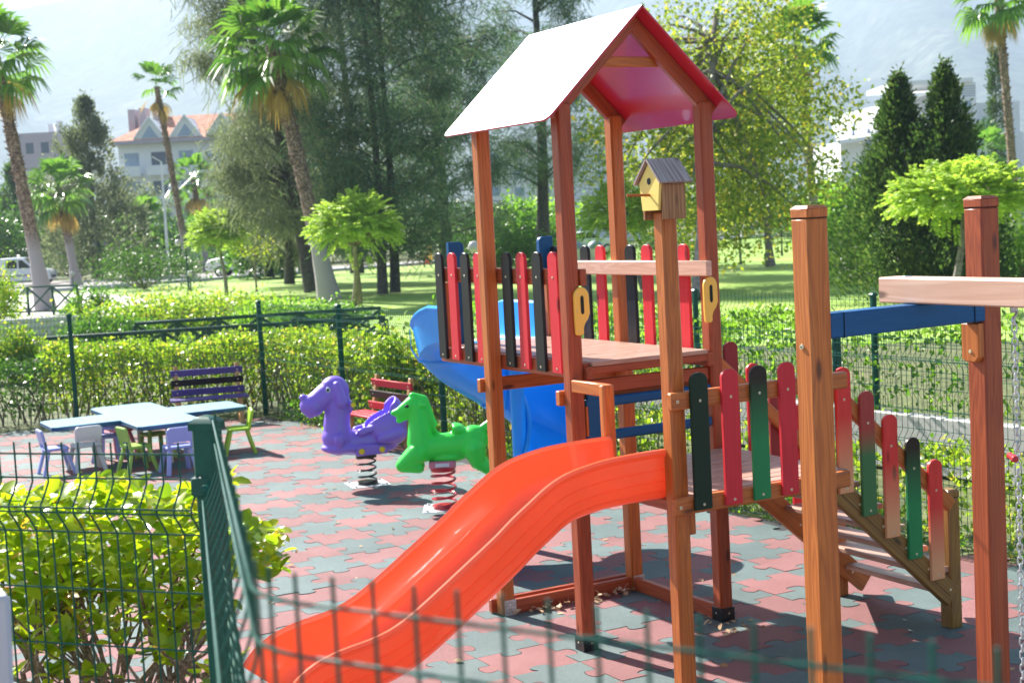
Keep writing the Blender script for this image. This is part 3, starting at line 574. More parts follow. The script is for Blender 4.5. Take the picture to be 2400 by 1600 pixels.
# X = forward (towards the head)
ddog=organic('body',[('e',(.270,0,.93),(.145,.125,.145),0),('e',(.485,0,.810),(.128,.105,.110),.25),('c',(.35,0,.90),(.46,0,.83),.115,.10),('e',(.575,0,.892),(.036,.042,.034),0),('e',(.50,0,.735),(.060,.065,.042),.5),
  ('c',(.240,0,.86),(.265,0,.60),.118,.125),('e',(.30,0,.485),(.118,.14,.118),0),('c',(.27,0,.62),(.26,0,.45),.125,.145),
  ('e',(.22,0,.378),(.215,.165,.065),-.06),('c',(.20,0,.42),(-.20,0,.42),.115,.125),('e',(-.02,0,.345),(.30,.15,.055),0),
  ('e',(-.205,0,.545),(.225,.185,.185),.45),('e',(-.315,0,.675),(.095,.180,.175),.35),('e',(-.26,0,.47),(.16,.17,.12),.1),
  ('e',(-.22,.165,.47),(.15,.045,.065),.2),('e',(-.22,-.165,.47),(.15,.045,.065),.2),('e',(.28,.15,.47),(.05,.03,.07),0),('e',(.28,-.15,.47),(.05,.03,.07),0),
  ('c',(.265,.118,1.0),(.235,.125,.83),.032,.056),('c',(.265,-.118,1.0),(.235,-.125,.83),.032,.056),('e',(.150,.05,.775),(.03,.10,.075),0),('e',(-.02,0,.335),(.165,.125,.05),0),('c',(.06,.10,.52),(-.10,.12,.56),.04,.03),('c',(.06,-.10,.52),(-.10,-.12,.56),.04,.03)],
  M['purple_plastic'],dn,.0085,11,subtract=[('e',(-.10,0,.825),(.27,.4,.155),.61),('e',(-.155,0,.69),(.205,.118,.135),.61),('c',(-.06,0,.63),(.04,0,.60),.085,.06),('c',(.57,-.12,.762),(.40,-.13,.79),.008,.008),('c',(.57,.12,.762),(.40,.13,.79),.008,.008)])
for s in (-1,1):
    b=MB(); b.ball((.350,s*.102,.955),.026,0,12,(.9,.5,1)); b.ball((.356,s*.113,.955),.017,1,12,(.9,.3,1)); b.build('eye',[M['eye_white'],M['eye_teal']],dn)
    for x in (.075,-.125): b=MB(); b.lathe([(.028,-.03),(.028,.010),(.019,.018)],(x,s*.150,.345),(0,s,0),14); b.build('bolt_cap',M['yellow_dk'],dn)
b=MB(); b.box((-.19,-.145,.30),(.13,.145,.40),ch=.02); b.build('mount',M['purple_plastic'],dn)
b=MB(); b.tube([(.135,-.17,.80),(.135,-.04,.80)],.016,10); b.tube([(.135,.04,.80),(.135,.17,.80)],.016,10); b.lathe([(.022,-.02),(.022,.02)],(.135,-.17,.80),(0,1,0),12); b.lathe([(.022,-.02),(.022,.02)],(.135,.17,.80),(0,1,0),12); b.build('handle',M['yellow_dk'],dn)
b=MB(); coil(b,.088,.005,.285,4.3,.0095); b.lathe([(.10,.262),(.10,.30)],(0,0,0),n=24); b.lathe([(.088,.0),(.10,.01),(.10,.032),(.085,.034)],(0,0,0),n=24); b.build('spring',M['black_steel'],dn)
b=MB(); b.box((-.19,-.19,.0),(.19,.19,.006),ch=.001)
for x in (-.15,.15):
    for y in (-.15,.15): b.lathe([(.012,0),(.012,.014)],(x,y,.006),n=6)
b.build('base_plate',M['galv'],dn)
# horse
hs=local(thing('spring_rider','green galloping horse-shaped spring rider on red spring','spring rider',(1.27,4.40,0),FACE+.02,'spring riders on the rubber floor',world=False))
organic('body',[('c',(.14,0,.54),(-.26,0,.57),.105,.115),('e',(.15,0,.54),(.135,.115,.125),0),('e',(-.28,0,.59),(.13,.125,.125),0),('c',(.175,0,.58),(.185,0,.80),.125,.085),('c',(.185,0,.80),(.20,0,.90),.085,.075),
  ('c',(.225,0,.925),(.35,0,.855),.075,.047),('e',(.385,0,.862),(.042,.038,.026),.45),('c',(.245,0,.862),(.358,0,.788),.055,.024),
  ('c',(.225,0,.995),(.135,0,.955),.034,.044),('c',(.135,0,.955),(.085,0,.80),.046,.040),('c',(.085,0,.80),(.03,0,.685),.040,.03),('c',(.15,.055,.925),(.118,.085,.915),.026,.016),('c',(.15,-.055,.925),(.118,-.085,.915),.026,.016),
  ('c',(.21,.07,.50),(.335,.075,.41),.095,.062),('c',(.21,-.07,.50),(.335,-.075,.41),.095,.062),('c',(.345,.075,.405),(.20,.075,.375),.058,.045),('c',(.345,-.075,.405),(.20,-.075,.375),.058,.045),
  ('c',(-.28,.08,.52),(-.31,.085,.40),.105,.07),('c',(-.28,-.08,.52),(-.31,-.085,.40),.105,.07),('c',(-.31,.085,.40),(-.42,.085,.31),.066,.042),('c',(-.31,-.085,.40),(-.42,-.085,.31),.066,.042),('c',(-.42,.085,.31),(-.52,.085,.33),.042,.034),('c',(-.42,-.085,.31),(-.52,-.085,.33),.042,.034),
  ('c',(-.36,0,.68),(-.43,0,.72),.035,.04),('c',(-.43,0,.72),(-.47,0,.58),.04,.025),('e',(-.15,0,.690),(.075,.11,.048),-.45),('e',(-.05,0,.45),(.17,.09,.05),0)],
  M['green_plastic'],hs,.0085,4,subtract=[('e',(-.035,0,.705),(.08,.14,.05),0),('c',(.45,-.08,.818),(.335,-.08,.828),.008,.006),('c',(.45,0,.818),(.335,0,.828),.009,.006),('c',(.45,.08,.818),(.335,.08,.828),.008,.006)])
for s in (-1,1): b=MB(); b.ball((.275,s*.064,.915),.017,0,10,(1.2,.5,.8)); b.build('eye',M['eye_black'],hs)
b=MB(); b.box((-.115,-.10,.365),(.115,.10,.425),ch=.01); b.box((-.06,-.1035,.378),(.06,.1035,.41),mat=1,ch=.001); b.build('mount',[M['pink_cover'],M['chair_white']],hs)
b=MB(); coil(b,.102,.01,.365,5,.011); b.lathe([(.105,.33),(.115,.365)],(0,0,0),n=24); b.lathe([(.11,.004),(.11,.03),(.09,.032)],(0,0,0),n=24); b.build('spring',M['red_steel'],hs)
b=MB(); b.box((-.19,-.19,0),(.19,.19,.006),ch=.001)
for x in (-.15,.15):
    for y in (-.15,.15): b.lathe([(.013,0),(.013,.015)],(x,y,.006),n=6)
b.build('base_plate',M['galv'],hs)
# ================================================================== TABLE AND CHAIRS
tb=thing('table','blue cross-shaped kids table on beige round legs','table',(.02,9.5,0))
a,h,c=1.09,.36,.05; pl=[]
for sx,sy in ((1,1),(-1,1),(-1,-1),(1,-1)):
    q=[(a,h-c) ,(a-c,h),(h,h),(h,a+.03-c),(h-c,a+.03)]
    q=[(sx*x,sy*y) for x,y in q]; pl+= q if sx*sy>0 else q[::-1]
b=MB(); b.prism(pl,(.02,9.5,.452),(1,0,0),(0,1,0),(0,0,.048),ch=.006); ob=b.build('tabletop',[M['table_top'],M['table_edge']],tb,smooth=30)
for p in ob.data.polygons:
    if p.normal.z<.6: p.material_index=1
for x,y in ((-.57,9.22),(.12,8.92),(-.02,9.6),(.62,9.3),(-.05,10.2)): b=MB(); b.lathe([(.036,0),(.034,.452)],(x,y,0),n=16); b.build('leg',M['beige'],tb)
def chair(name,label,mat,loc,rz):
    t=local(thing(name,label,'chair',loc,rz,'plastic chairs around the cross-shaped table',world=False)); m=M[mat]
    b=MB(); w,d,z=.145,.13,.265; pl=[(-w,-d),(w,-d)]+[(w-.05+.05*math.cos(q),d-.05+.05*math.sin(q)) for q in np.linspace(0,1.57,5)]+[(-w+.05-.05*math.sin(q),d-.05+.05*math.cos(q)) for q in np.linspace(0,1.57,5)]
    b.prism(pl,(0,0,z),(1,0,0),(0,1,0),(0,0,.03),ch=.010); b.build('seat',m,t)
    b=MB(); o=[(-.135,.0),(-.105,.0),(-.10,.06),(.10,.06),(.105,0),(.135,0),(.15,.18)]+[(.15-.045+.045*math.cos(q),.18+.045*math.sin(q)) for q in np.linspace(.2,1.57,4)]+[(-.105-.045*math.sin(q),.18+.045*math.cos(q)) for q in np.linspace(0,1.37,4)]+[(-.15,.18)]
    b.prism(o,(0,-d+.005,z+.01),(1,0,0),V((0,-.22,1)).normalized(),(0,.03,.006),ch=.009); b.build('backrest',m,t)
    for sx in (-1,1):
        for sy in (-1,1): b=MB(); b.timber((sx*.11,sy*.09,z+.004),(sx*.155,sy*.165,0.0),.046,.034,ch=.010); b.build('leg',m,t)
    return t
for a_ in (('lilac plastic chair at the left arm of the blue table, side on','chair_lilac',(-1.06,9.13,0),-1.57),('white plastic chair with slotted back under the left arm of the blue table','chair_white',(-.74,9.12,0),.06),
  ('lilac plastic chair half hidden under the middle of the blue table','chair_lilac',(-.36,9.62,0),2.6),('pink plastic chair under the middle of the blue table','chair_pink',(-.20,9.98,0),.5),
  ('pale green plastic chair in front of the blue table, side on','chair_green',(-.33,8.57,0),-1.45),('olive green plastic chair deep under the blue table behind other chairs','chair_olive',(.08,9.35,0),.2),
  ('lilac plastic chair with its back to the camera beside the green fence post','chair_lilac',(.0,8.17,0),.0),('lime green plastic chair alone at the right arm of the blue table','chair_lime',(.93,8.98,0),1.35)): chair('plastic_chair',*a_)
# ================================================================== BENCHES
def bench(label,c1,c2,loc,rz,L=.93):
    t=local(thing('park_bench',label,'bench',loc,rz,'wooden benches along the mesh fence',world=False)); wd=M['wood_bench']
    for sx in (-1,1):
        x=sx*(L/2-.07)
        b=MB(); b.timber((x,.02,.30),(x,.10,.77),.055,.05,up=(0,1,0)); b.build('back_post',wd,t)
        b=MB(); b.timber((x,-.27,0),(x,-.27,.345),.055,.05,up=(0,1,0)); b.build('leg',wd,t); b=MB(); b.timber((x,.0,0),(x,.0,.345),.055,.05,up=(0,1,0)); b.build('leg',wd,t)
        b=MB(); b.timber((x,-.25,.09),(x,.0,.09),.045,.04); b.build('stretcher',wd,t)
    for i,cc in enumerate((c1,c2,c1)):
        z=.68-i*.125; y=-.005+.085*(z-.36)/.4; b=MB(); b.timber((-L/2,y+.0,z),(L/2,y+.0,z),.024,.085,up=(0,-.17,1),ch=.005)
        for sx in (-1,1): b.disc((sx*(L/2-.07),y-.0125,z),(0,-1,0),.009,1,8,.002)
        b.build('back_slat',[M[cc],M['screw']],t)
    for i in range(3): b=MB(); b.timber((-L/2-.03,-.28+i*.105,.358),(L/2+.03,-.28+i*.105,.358),.092,.026,ch=.005); b.build('seat_slat',M[c1],t)
bench('wooden bench with purple and black slats beside the corner of the green fence','purple_paint','black',(1.46,11.80,0),-.24)
bench('wooden bench with red and black slats behind the purple rider','bench_red','bench_maroon',(2.42,8.16,0),-1.49)
# ================================================================== MESH FENCES
def mesh_panel(parent,p0,p1,z0,z1,folds,hz,nrm,r=.0028,step=.05,tips=.03,sides=4,mat='fence_green',depth=.045,name='mesh_panel',fr=.06):
    p0,p1=V(p0),V(p1); t=p1-p0; L=t.length; t.normalize(); n=V(nrm).normalized(); b=MB()
    k=int(L/step); s0=(L-k*step)/2
    prof=[(0,z0)]
    for f in sorted(folds): prof+=[(0,f-fr-.012),(.012*0,f-fr),(depth*.5,f-fr*.5),(depth*.93,f-.010),(depth*.93,f+.010),(depth*.5,f+fr*.5),(0,f+fr),(0,f+fr+.012)]
    prof.append((0,z1+tips))
    off=lambda z: next((depth*.93 for f in folds if abs(z-f)<.012),0)
    for i in range(k+1):
        q=p0+t*(s0+i*step); b.tube([V((q.x,q.y,0))+n*o_+V((0,0,z)) for o_,z in prof],r,sides)
    for z in hz:
        o_=off(z)+r*1.6; b.tube([V((p0.x,p0.y,z))+n*o_,V((p1.x,p1.y,z))+n*o_],r,sides)
    return b.build(name,M[mat],parent,smooth=60)
def fpost(parent,x,y,z1,w=.055,rz=0,z0=0,cap=True):
    b=MB(); c,s=math.cos(rz),math.sin(rz); b.timber((x,y,z0),(x,y,z1-.012),w,w*.8 if cap else w,up=(-s,c,0),ch=.006)
    hw=w/2+.004; ax,ay=V((c,s,0)),V((-s,c,0)); o=V((x,y,z1-.03))
    rr=[[o+ax*a+ay*e*.85+V((0,0,z)) for a,e in ((-k,-k),(k,-k),(k,k),(-k,k))] for z,k in ((0,hw),(.018,hw),(.028,hw*.7),(.036,.004))]
    b.rings(rr); return b.build('fence_post',M['fence_green'],parent,smooth=30)
bf=thing('mesh_fence','tall green wire mesh fence round the far side of the playground','fence',(2.25,11.95,0))
FZ=(.13,.79,1.36); HZ=[.03]+[.20,.35,.50,.62]+[.865,1.0,1.15,1.27]+[1.44,1.50]+[f+e for f in FZ for e in (-.010,.010)]
posts=[(2.25,11.95),(2.44,9.58),(2.625,7.2),(2.815,4.85),(3.07,1.34),(3.27,-1.1),(3.46,-3.5)]
for (x0,y0),(x1,y1) in zip(posts[:-1],posts[1:]): mesh_panel(bf,(x0,y0,0),(x1,y1,0),.02,1.50,FZ,HZ,(-1,-.08,0),r=.0026,sides=3)
lp=[V((2.25,11.95,0))+FL*2.45*i for i in range(4)]
for a,b_ in zip(lp[:-1],lp[1:]): mesh_panel(bf,a,b_,.02,1.48,FZ,HZ,(-.385,-.923,0),r=.0026,sides=3)
for x,y in posts: fpost(bf,x+.03,y+.02,1.55,.058,rz=.08)
for p in lp[1:]: fpost(bf,p.x,p.y+.03,1.52,.055,rz=-.4)
# near fence: corner post, a panel to the left, and a bent panel running towards and across the camera
nf=thing('mesh_fence','dark green wire mesh fence with square corner post in front of the yellow-green shrub','fence',(-3.14,-3.53,0))
fpost(nf,-3.145,-3.53,2.035,.062,rz=-.86); 
b=MB(); b.timber((-3.16,-3.555,1.865),(-3.13,-3.5,1.865),.085,.05,ch=.006); b.lathe([(.012,0),(.012,.012),(.006,.016)],(-3.175,-3.585,1.865),(-.45,-.89,0),10); b.build('clamp',M['fence_green'],nf)
NF=(1.80,1.10,.40); NH=[1.94,1.877]+[1.735,1.585,1.435,1.285]+[1.03,.88,.73,.58]+[f+e for f in NF for e in (-.006,.006)]
mesh_panel(nf,(-3.165,-3.495,0),(-4.36,-2.12,0),.1,1.94,NF,NH,(-.755,-.656,0),r=.0026,step=.0505,tips=.03,sides=6,depth=.042,fr=.065)
def bent_panel(parent,pts,zs_,step,r):
    A,Bp,Cp=[V(p) for p in pts]; b=MB(); segs=[(A,Bp),(Bp,Cp)]
    d1=(Bp-A).normalized(); d2=(Cp-Bp).normalized(); rc=.07
    def z_at(s): return zs_[0]+(zs_[1]-zs_[0])*min(1,s/(Bp-A).length)
    def pos(s):
        l1=(Bp-A).length
        if s<l1-rc: return A+d1*s,V((-d1.y,d1.x,0))
        if s>l1+rc: return Bp+d2*(s-l1),V((-d2.y,d2.x,0))
        u=(s-l1+rc)/(2*rc); p=(1-u)**2*(Bp-d1*rc)+2*u*(1-u)*Bp+u*u*(Bp+d2*rc); t=(d1*(1-u)+d2*u).normalized(); return p,V((-t.y,t.x,0))
    Ltot=(Bp-A).length+(Cp-Bp).length; l1_=(Bp-A).length; S=[float(q) for q in np.arange(.06,l1_-.08,step*2.6)]+[float(q) for q in np.arange(l1_-.05,Ltot,step)]
    prof=[(0,-1.6),(0,-.78),(.02,-.735),(.038,-.70),(.038,-.69),(.02,-.655),(0,-.61),(0,-.31),(.004,-.29),(.02,-.245),(.038,-.207),(.038,-.193),(.02,-.155),(.004,-.115),(0,-.10),(0,.03)]
    for s in S:
        p,n=pos(s); zt=z_at(s); b.tube([V((p.x,p.y,zt+z))-n*o_ for o_,z in prof],r,6)
    for dz,o_ in ((0,0),(-.055,0),(-.193,-.038),(-.207,-.038),(-.33,0),(-.45,0),(-.57,0),(-.69,-.038)):
        q=[]
        for s in map(float,list(np.linspace(0,(Bp-A).length-rc,8))+list(np.linspace((Bp-A).length-rc*.9,(Bp-A).length+rc*.9,7))+list(np.linspace((Bp-A).length+rc,Ltot,10))):
            p,n=pos(s); q.append(V((p.x,p.y,z_at(s)+dz))+n*(o_-.005))
        b.tube(q,r,6)
    return b.build('mesh_panel',M['fence_green'],parent,smooth=60)
bent_panel(nf,((-3.135,-3.57,0),(-3.735,-5.66,0),(-3.0,-6.96,0)),(2.03,2.113),.05,.0024)
wp=thing('white_post','pale grey post at the edge of the picture beside the shrub','post',(-4.05,-3.92,0))
b=MB(); q=at(-46,1500,2.6); b.timber((q.x-.08,q.y-.02,0),(q.x+.0,q.y,H(0,1385,2.6)),.10,.10,ch=.01); b.build('post',M['grey_wall'],wp)
# ================================================================== THE BIG NEAR SHRUB
sh=thing('leafy_shrub','yellow-green shrub with bare branching stems behind the dark green corner fence','shrub',(-3.0,-2.7,0))
def leaf_template():
    L=[(0,0,0),(.18,.20,.035),(.5,.31,.05),(.82,.20,.01),(1,0,-.06),(.82,-.20,.01),(.5,-.31,.05),(.18,-.20,.035),(.35,0,-.0),(.7,0,-.02)]
    F=[(0,1,2,8),(8,2,3,9),(9,3,4,4),(0,8,6,7),(8,9,5,6),(9,4,4,5)]
    F=[(0,1,2,8),(8,2,3,9),(0,8,6,7),(8,9,5,6),(9,3,4,5)]
    return np.array(L),F
LT,LF=leaf_template()
def place_leaves(P,dirs,ups,size):
    X=dirs/np.linalg.norm(dirs,axis=1)[:,None]; Y=np.cross(ups,X); Y/=np.linalg.norm(Y,axis=1)[:,None]+1e-9; Z=np.cross(X,Y)
    s=np.asarray(size).reshape(-1,1,1); return P[:,None]+s*(LT[None,:,0,None]*X[:,None]+LT[None,:,1,None]*Y[:,None]+LT[None,:,2,None]*Z[:,None]*1.6)
def shrub():
    b=MB(); tips=[]
    rnd=random.Random(5)
    def grow(p,d,r,L,dep):
        n=4; path=[p]; rad=[r]
        for i in range(n):
            d=(d+V((rnd.uniform(-.22,.22),rnd.uniform(-.22,.22),rnd.uniform(-.05,.16)))).normalized(); p=p+d*L/n; path.append(p); rad.append(r*(1-.35*(i+1)/n))
            if (p-CAM).dot(_r)/(p-CAM).dot(_f)>-.20: d=(d-_r0*.7).normalized()
            if p.z>1.66: d=V((d.x,d.y,-.25)).normalized()
        b.tube(path,rad,7)
        if dep==0: 
            if p.z<1.74 and (p-CAM).dot(_r)/(p-CAM).dot(_f)<-.165: tips.append((p,d))
            return
        for k in range(2 if dep>1 else rnd.choice((2,3))):
            a=rnd.uniform(.35,.8); az=rnd.uniform(0,6.28); u=d.orthogonal().normalized(); w=d.cross(u); nd=(d*math.cos(a)+(u*math.cos(az)+w*math.sin(az))*math.sin(a)).normalized()
            grow(p,nd,r*.62,L*.72,dep-1)
    ends=[]
    for i in range(15):
        px=5+i*33+rnd.uniform(-14,14); D=rnd.uniform(4.15,4.75); g=G(px,D); 
        grow(V((g.x,g.y,.45)),V((rnd.uniform(-.2,.2),rnd.uniform(-.2,.2),1)).normalized(),rnd.uniform(.014,.024),.46,3)
    b.build('stems',M['twig'],sh)
    P=[];Dd=[];U=[];S=[]
    for p,d in tips:
        for k in range(rnd.randint(5,8)):
            az=rnd.uniform(0,6.28); e=rnd.uniform(-.1,1.1); v=V((math.cos(az)*math.cos(e),math.sin(az)*math.cos(e),math.sin(e))); q=p-d*rnd.uniform(0,.07)
            P.append(q);Dd.append(v);U.append(V((rnd.uniform(-.4,.4),rnd.uniform(-.4,.4),1)));S.append(rnd.uniform(.042,.075))
    # inner and outer leaf mass, denser towards the flat clipped top
    for k in range(2500):
        px=rnd.uniform(-40,560) if k%9 else rnd.uniform(540,655); D=rnd.uniform(4.05,4.85); t=rnd.random()**1.5; top=1142+18*math.sin(px*.021)+rnd.uniform(-8,26)
        if px>540: top=1240
        py=top+t*(330 if px<540 else 110)
        if py>1330 and rnd.random()<.5 and px<540: continue
        q=at(px,py,D); az=rnd.uniform(0,6.28); e=rnd.uniform(-.5,1.0); P.append(q); Dd.append(V((math.cos(az)*math.cos(e),math.sin(az)*math.cos(e),math.sin(e)))); U.append(V((rnd.uniform(-.6,.6),rnd.uniform(-.6,.6),1))); S.append(rnd.uniform(.036,.072))
    npmesh('foliage',place_leaves(np.array(P),np.array(Dd),np.array(U),np.array(S)),10,M['leaf_near'],sh,faces=LF)
shrub()
# litter on the rubber floor
def litter():
    P=[];rnd=random.Random(3)
    for i in range(75): P.append((rnd.uniform(.05,.97),B_-.01-abs(rnd.gauss(0,.035)),.008+rnd.random()*.03))
    for i in range(70): P.append((rnd.uniform(-1.4,2.6),rnd.uniform(-3.5,8),.006))
    for i in range(60): y=rnd.uniform(3,11.5); P.append((fence_x(y)-abs(rnd.gauss(0,.12))-.05,y,.006))
    for i in range(30): P.append((.97+rnd.uniform(-.15,.15),rnd.uniform(-.3,.3),.008))
    n=len(P); d=rdir(n); d[:,2]*=.35; u=rdir(n,1.5)
    npmesh('fallen_leaves',place_leaves(np.array(P),d,u,RNG.uniform(.022,.065,n)),10,M['dry_leaf'],None,org=(0,0,0),faces=LF)['kind']='stuff'
litter()
# ================================================================== PLANTS
def trunk_mesh(name, p, h, r0, r1, mat, parent, bend=.15, limbs=(), n=10, flare=1.35, top=None):
    b=MB(); k=9; path=[];rad=[]; ax=random.uniform(0,6.28)
    tp=V(top) if top is not None else V((p.x+bend*math.cos(ax),p.y+bend*math.sin(ax),p.z+h)); m=(V(p)+tp)/2+V((math.cos(ax+1.5),math.sin(ax+1.5),0))*bend*.7
    for i in range(k+1):
        t=i/k; q=(1-t)**2*V(p)+2*t*(1-t)*m+t*t*tp; path.append(q); rad.append((r0*(1-t)+r1*t)*(1+(flare-1)*max(0,1-t*7))*(1+random.uniform(-.04,.04)))
    b.tube(path,rad,n)
    for t,e,r in limbs:
        s=path[min(k,int(t*k))]; e=V(e); mid=(s+e)/2+V((0,0,(e-s).length*.12)); b.tube([s,s*.25+mid*.75,mid*.5+e*.5+V((0,0,.05)),e],[r,r*.75,r*.5,r*.2],6)
    return b.build(name,mat,parent,smooth=60)
def clumps_in(c, rad, n, shell=.45, seed=0):
    rr=np.random.default_rng(seed); d=rr.normal(size=(n,3)); d/=np.linalg.norm(d,axis=1)[:,None]; q=shell+(1-shell)*rr.random(n)**.6
    return np.array(c)+d*q[:,None]*np.array(rad)
def leafy_tree(name,label,base,h,crown,rad,leafm,bark='bark_grey',r0=.18,nc=90,per=60,size=.16,spread=.42,group=None,cat='tree',seed=1,shell=.35,flat=0,limbs=7,tr_top=None,droop=0):
    t=thing(name,label,cat,base,0,group); C=clumps_in(crown,rad,nc,shell,seed); rr=np.random.default_rng(seed+50)
    L=[(random.uniform(.5,.98),C[i],r0*.35) for i in rr.choice(nc,min(limbs,nc),replace=False)]
    trunk_mesh('trunk',V(base),h,r0,r0*.45,M[bark],t,bend=h*.03,limbs=L,top=tr_top)
    n=nc*per; P=np.repeat(C,per,0)+rr.normal(size=(n,3))*spread*np.array((1,1,.75)); A=rdir(n,-droop); 
    npmesh('crown',cards(P,size*rr.uniform(.6,1.3,n),A,.62),4,M[leafm],t); return t
def palm(label,base,crown,R,trunk_r,nf=30,seed=1,dead=8,sparse=False,name='palm_tree',group='fan palms in the park',skirt=0,shrub=False,lean=None,segs=15):
    t=thing(name,label,'palm',base,0,group); rr=random.Random(seed); b=MB(); p=V(base); c=V(crown); k=26; path=[];rad=[]
    if not shrub:
        for i in range(k+1):
            s=i/k; q=p.lerp(c,s)+V(((c.y-p.y)*.03*math.sin(s*3.1),0,0)); path.append(q); rad.append(trunk_r*(1.45-.55*min(1,s*5)-.18*s)*(1+(.10*rr.uniform(-1,1) if s>.35 else .02*rr.uniform(-1,1))))
        b.tube(path,rad,12)
        for i in range(150 if trunk_r>.15 else 70):                 # old leaf bases on the upper trunk
            s=rr.uniform(.42,.97); q=p.lerp(c,s); a=rr.uniform(0,6.28); u=V((math.cos(a),math.sin(a),0)); w=trunk_r*.9
            b.tube([q+u*w*.8,q+u*w*1.25+V((0,0,.06))],[.045,.012],4)
        b.build('trunk',M['bark_palm'],t,smooth=60)
    def fans(specs,name_,mat):
        verts=[]
        for o,d,Lp,Rf,spr,dr in specs:
            side=d.cross(V((0,0,1))); side=side.normalized() if side.length>.05 else V((1,0,0)); nrm=side.cross(d).normalized()
            roll=rr.uniform(-.5,.5); side=(side*math.cos(roll)+nrm*math.sin(roll)).normalized(); hub=o+d*Lp+V((0,0,-dr*Lp*.3))
            w=.022*R/2
            verts.append([o+side*w,o-side*w,hub-side*w*.7,hub+side*w*.7])
            for j in range(segs):
                a=-spr+2*spr*j/(segs-1); e=(d*math.cos(a)+side*math.sin(a)).normalized(); tlen=Rf*(1-.28*(abs(a)/spr)**2)*rr.uniform(.9,1.08); wd=tlen*2*spr/segs*.40
                s2=e.cross(nrm).normalized(); fold=nrm*wd*.35*(1 if j%2 else -1); m=hub+e*tlen*.62+nrm*tlen*.06; tip=hub+e*tlen*.98+V((0,0,-tlen*(.10+.35*dr)))
                verts.append([hub,m+s2*wd*.9+fold,tip,m-s2*wd*.9-fold])
        npmesh(name_,np.array([[tuple(v) for v in q] for q in verts]),4,M[mat],t,smooth=False)
    live=[]
    for i in range(nf):
        el=(1.35-2.05*(i/nf)**.9) if not sparse else rr.uniform(-.3,1.3); az=i*2.4+rr.uniform(-.3,.3); d=V((math.cos(az)*math.cos(el),math.sin(az)*math.cos(el),math.sin(el)))
        live.append((c+V((0,0,rr.uniform(-.1,.12)*R)),d,R*rr.uniform(.42,.56),R*rr.uniform(.46,.58),1.45,.25+.6*max(0,.6-el)))
    fans(live,'crown','leaf_palm')
    old=[]
    for i in range(dead):
        az=i*2.4+rr.random(); el=rr.uniform(-1.35,-.75); d=V((math.cos(az)*math.cos(el),math.sin(az)*math.cos(el),math.sin(el))); old.append((c+V((0,0,-.12*R)),d,R*rr.uniform(.3,.5),R*rr.uniform(.4,.55),.7,.6))
    if old: fans(old,'dead_fronds','leaf_palm_old')
    return t
def casuarina(label,base,top_h,lean,envelope,leafm='leaf_casu',r0=.22,ncl=85,per=150,L=.75,seed=1,group='feathery casuarina trees',droop=1.0,trunks=1):
    """envelope: list of (z, radius, dx, dy) rings"""
    t=thing('casuarina_tree',label,'tree',base,0,group); rr=np.random.default_rng(seed); rnd=random.Random(seed); p=V(base); E_=np.array(envelope)
    C=[]
    for i in range(ncl):
        z=rr.uniform(E_[0,0],E_[-1,0]); R_,dx,dy=[np.interp(z,E_[:,0],E_[:,k]) for k in (1,2,3)]; a=rr.uniform(0,6.283); q=R_*math.sqrt(rr.uniform(.08,1)); C.append((p.x+dx+q*math.cos(a),p.y+dy+q*math.sin(a),z))
    C=np.array(C); top=V((p.x+lean[0],p.y+lean[1],top_h))
    b=MB()
    for k in range(trunks):
        o=V((k*.5-.25*(trunks-1),k*.3,0)); path=[(p+o).lerp(top+o*2.2,s)+V((.12*math.sin(s*5+k),.1*math.cos(s*4+k),0)) for s in np.linspace(0,1,12).tolist()]; b.tube(path,[r0*(1.3-.3*min(1,s*6)-.75*s) for s in np.linspace(0,1,12).tolist()],9)
    for i in range(0,ncl,2):
        e=V(C[i]); s=min(.95,max(.12,(e.z-p.z-.7)/(top.z-p.z))); q=p.lerp(top,s); m=q.lerp(e,.55)+V((0,0,.25)); b.tube([q,m,e],[r0*.22,r0*.13,r0*.05],5)
    b.build('trunk',M['bark_dark'],t,smooth=60)
    n=ncl*per; rad=rr.uniform(.45,.95,ncl).repeat(per); O=C.repeat(per,0)+rr.normal(size=(n,3))*rad[:,None]*np.array((.62,.62,.42)); d=rr.normal(size=(n,3))*np.array((.55,.55,.35)); d[:,2]-=droop*rr.uniform(.3,1.0,n); d/=np.linalg.norm(d,axis=1)[:,None]
    ln=L*rr.uniform(.5,1.2,n)[:,None]; s=np.cross(d,rdir(n)); s/=np.linalg.norm(s,axis=1)[:,None]; w=.012+.022*rr.random(n)[:,None]
    e2=d.copy(); e2[:,2]-=.35; e2/=np.linalg.norm(e2,axis=1)[:,None]
    npmesh('crown',np.stack([O-s*w*.6,O+s*w*.6,O+d*ln*.5+e2*ln*.5+s*w*.5,O+d*ln*.5+e2*ln*.5-s*w*.5],1),4,M[leafm],t,smooth=False); return t
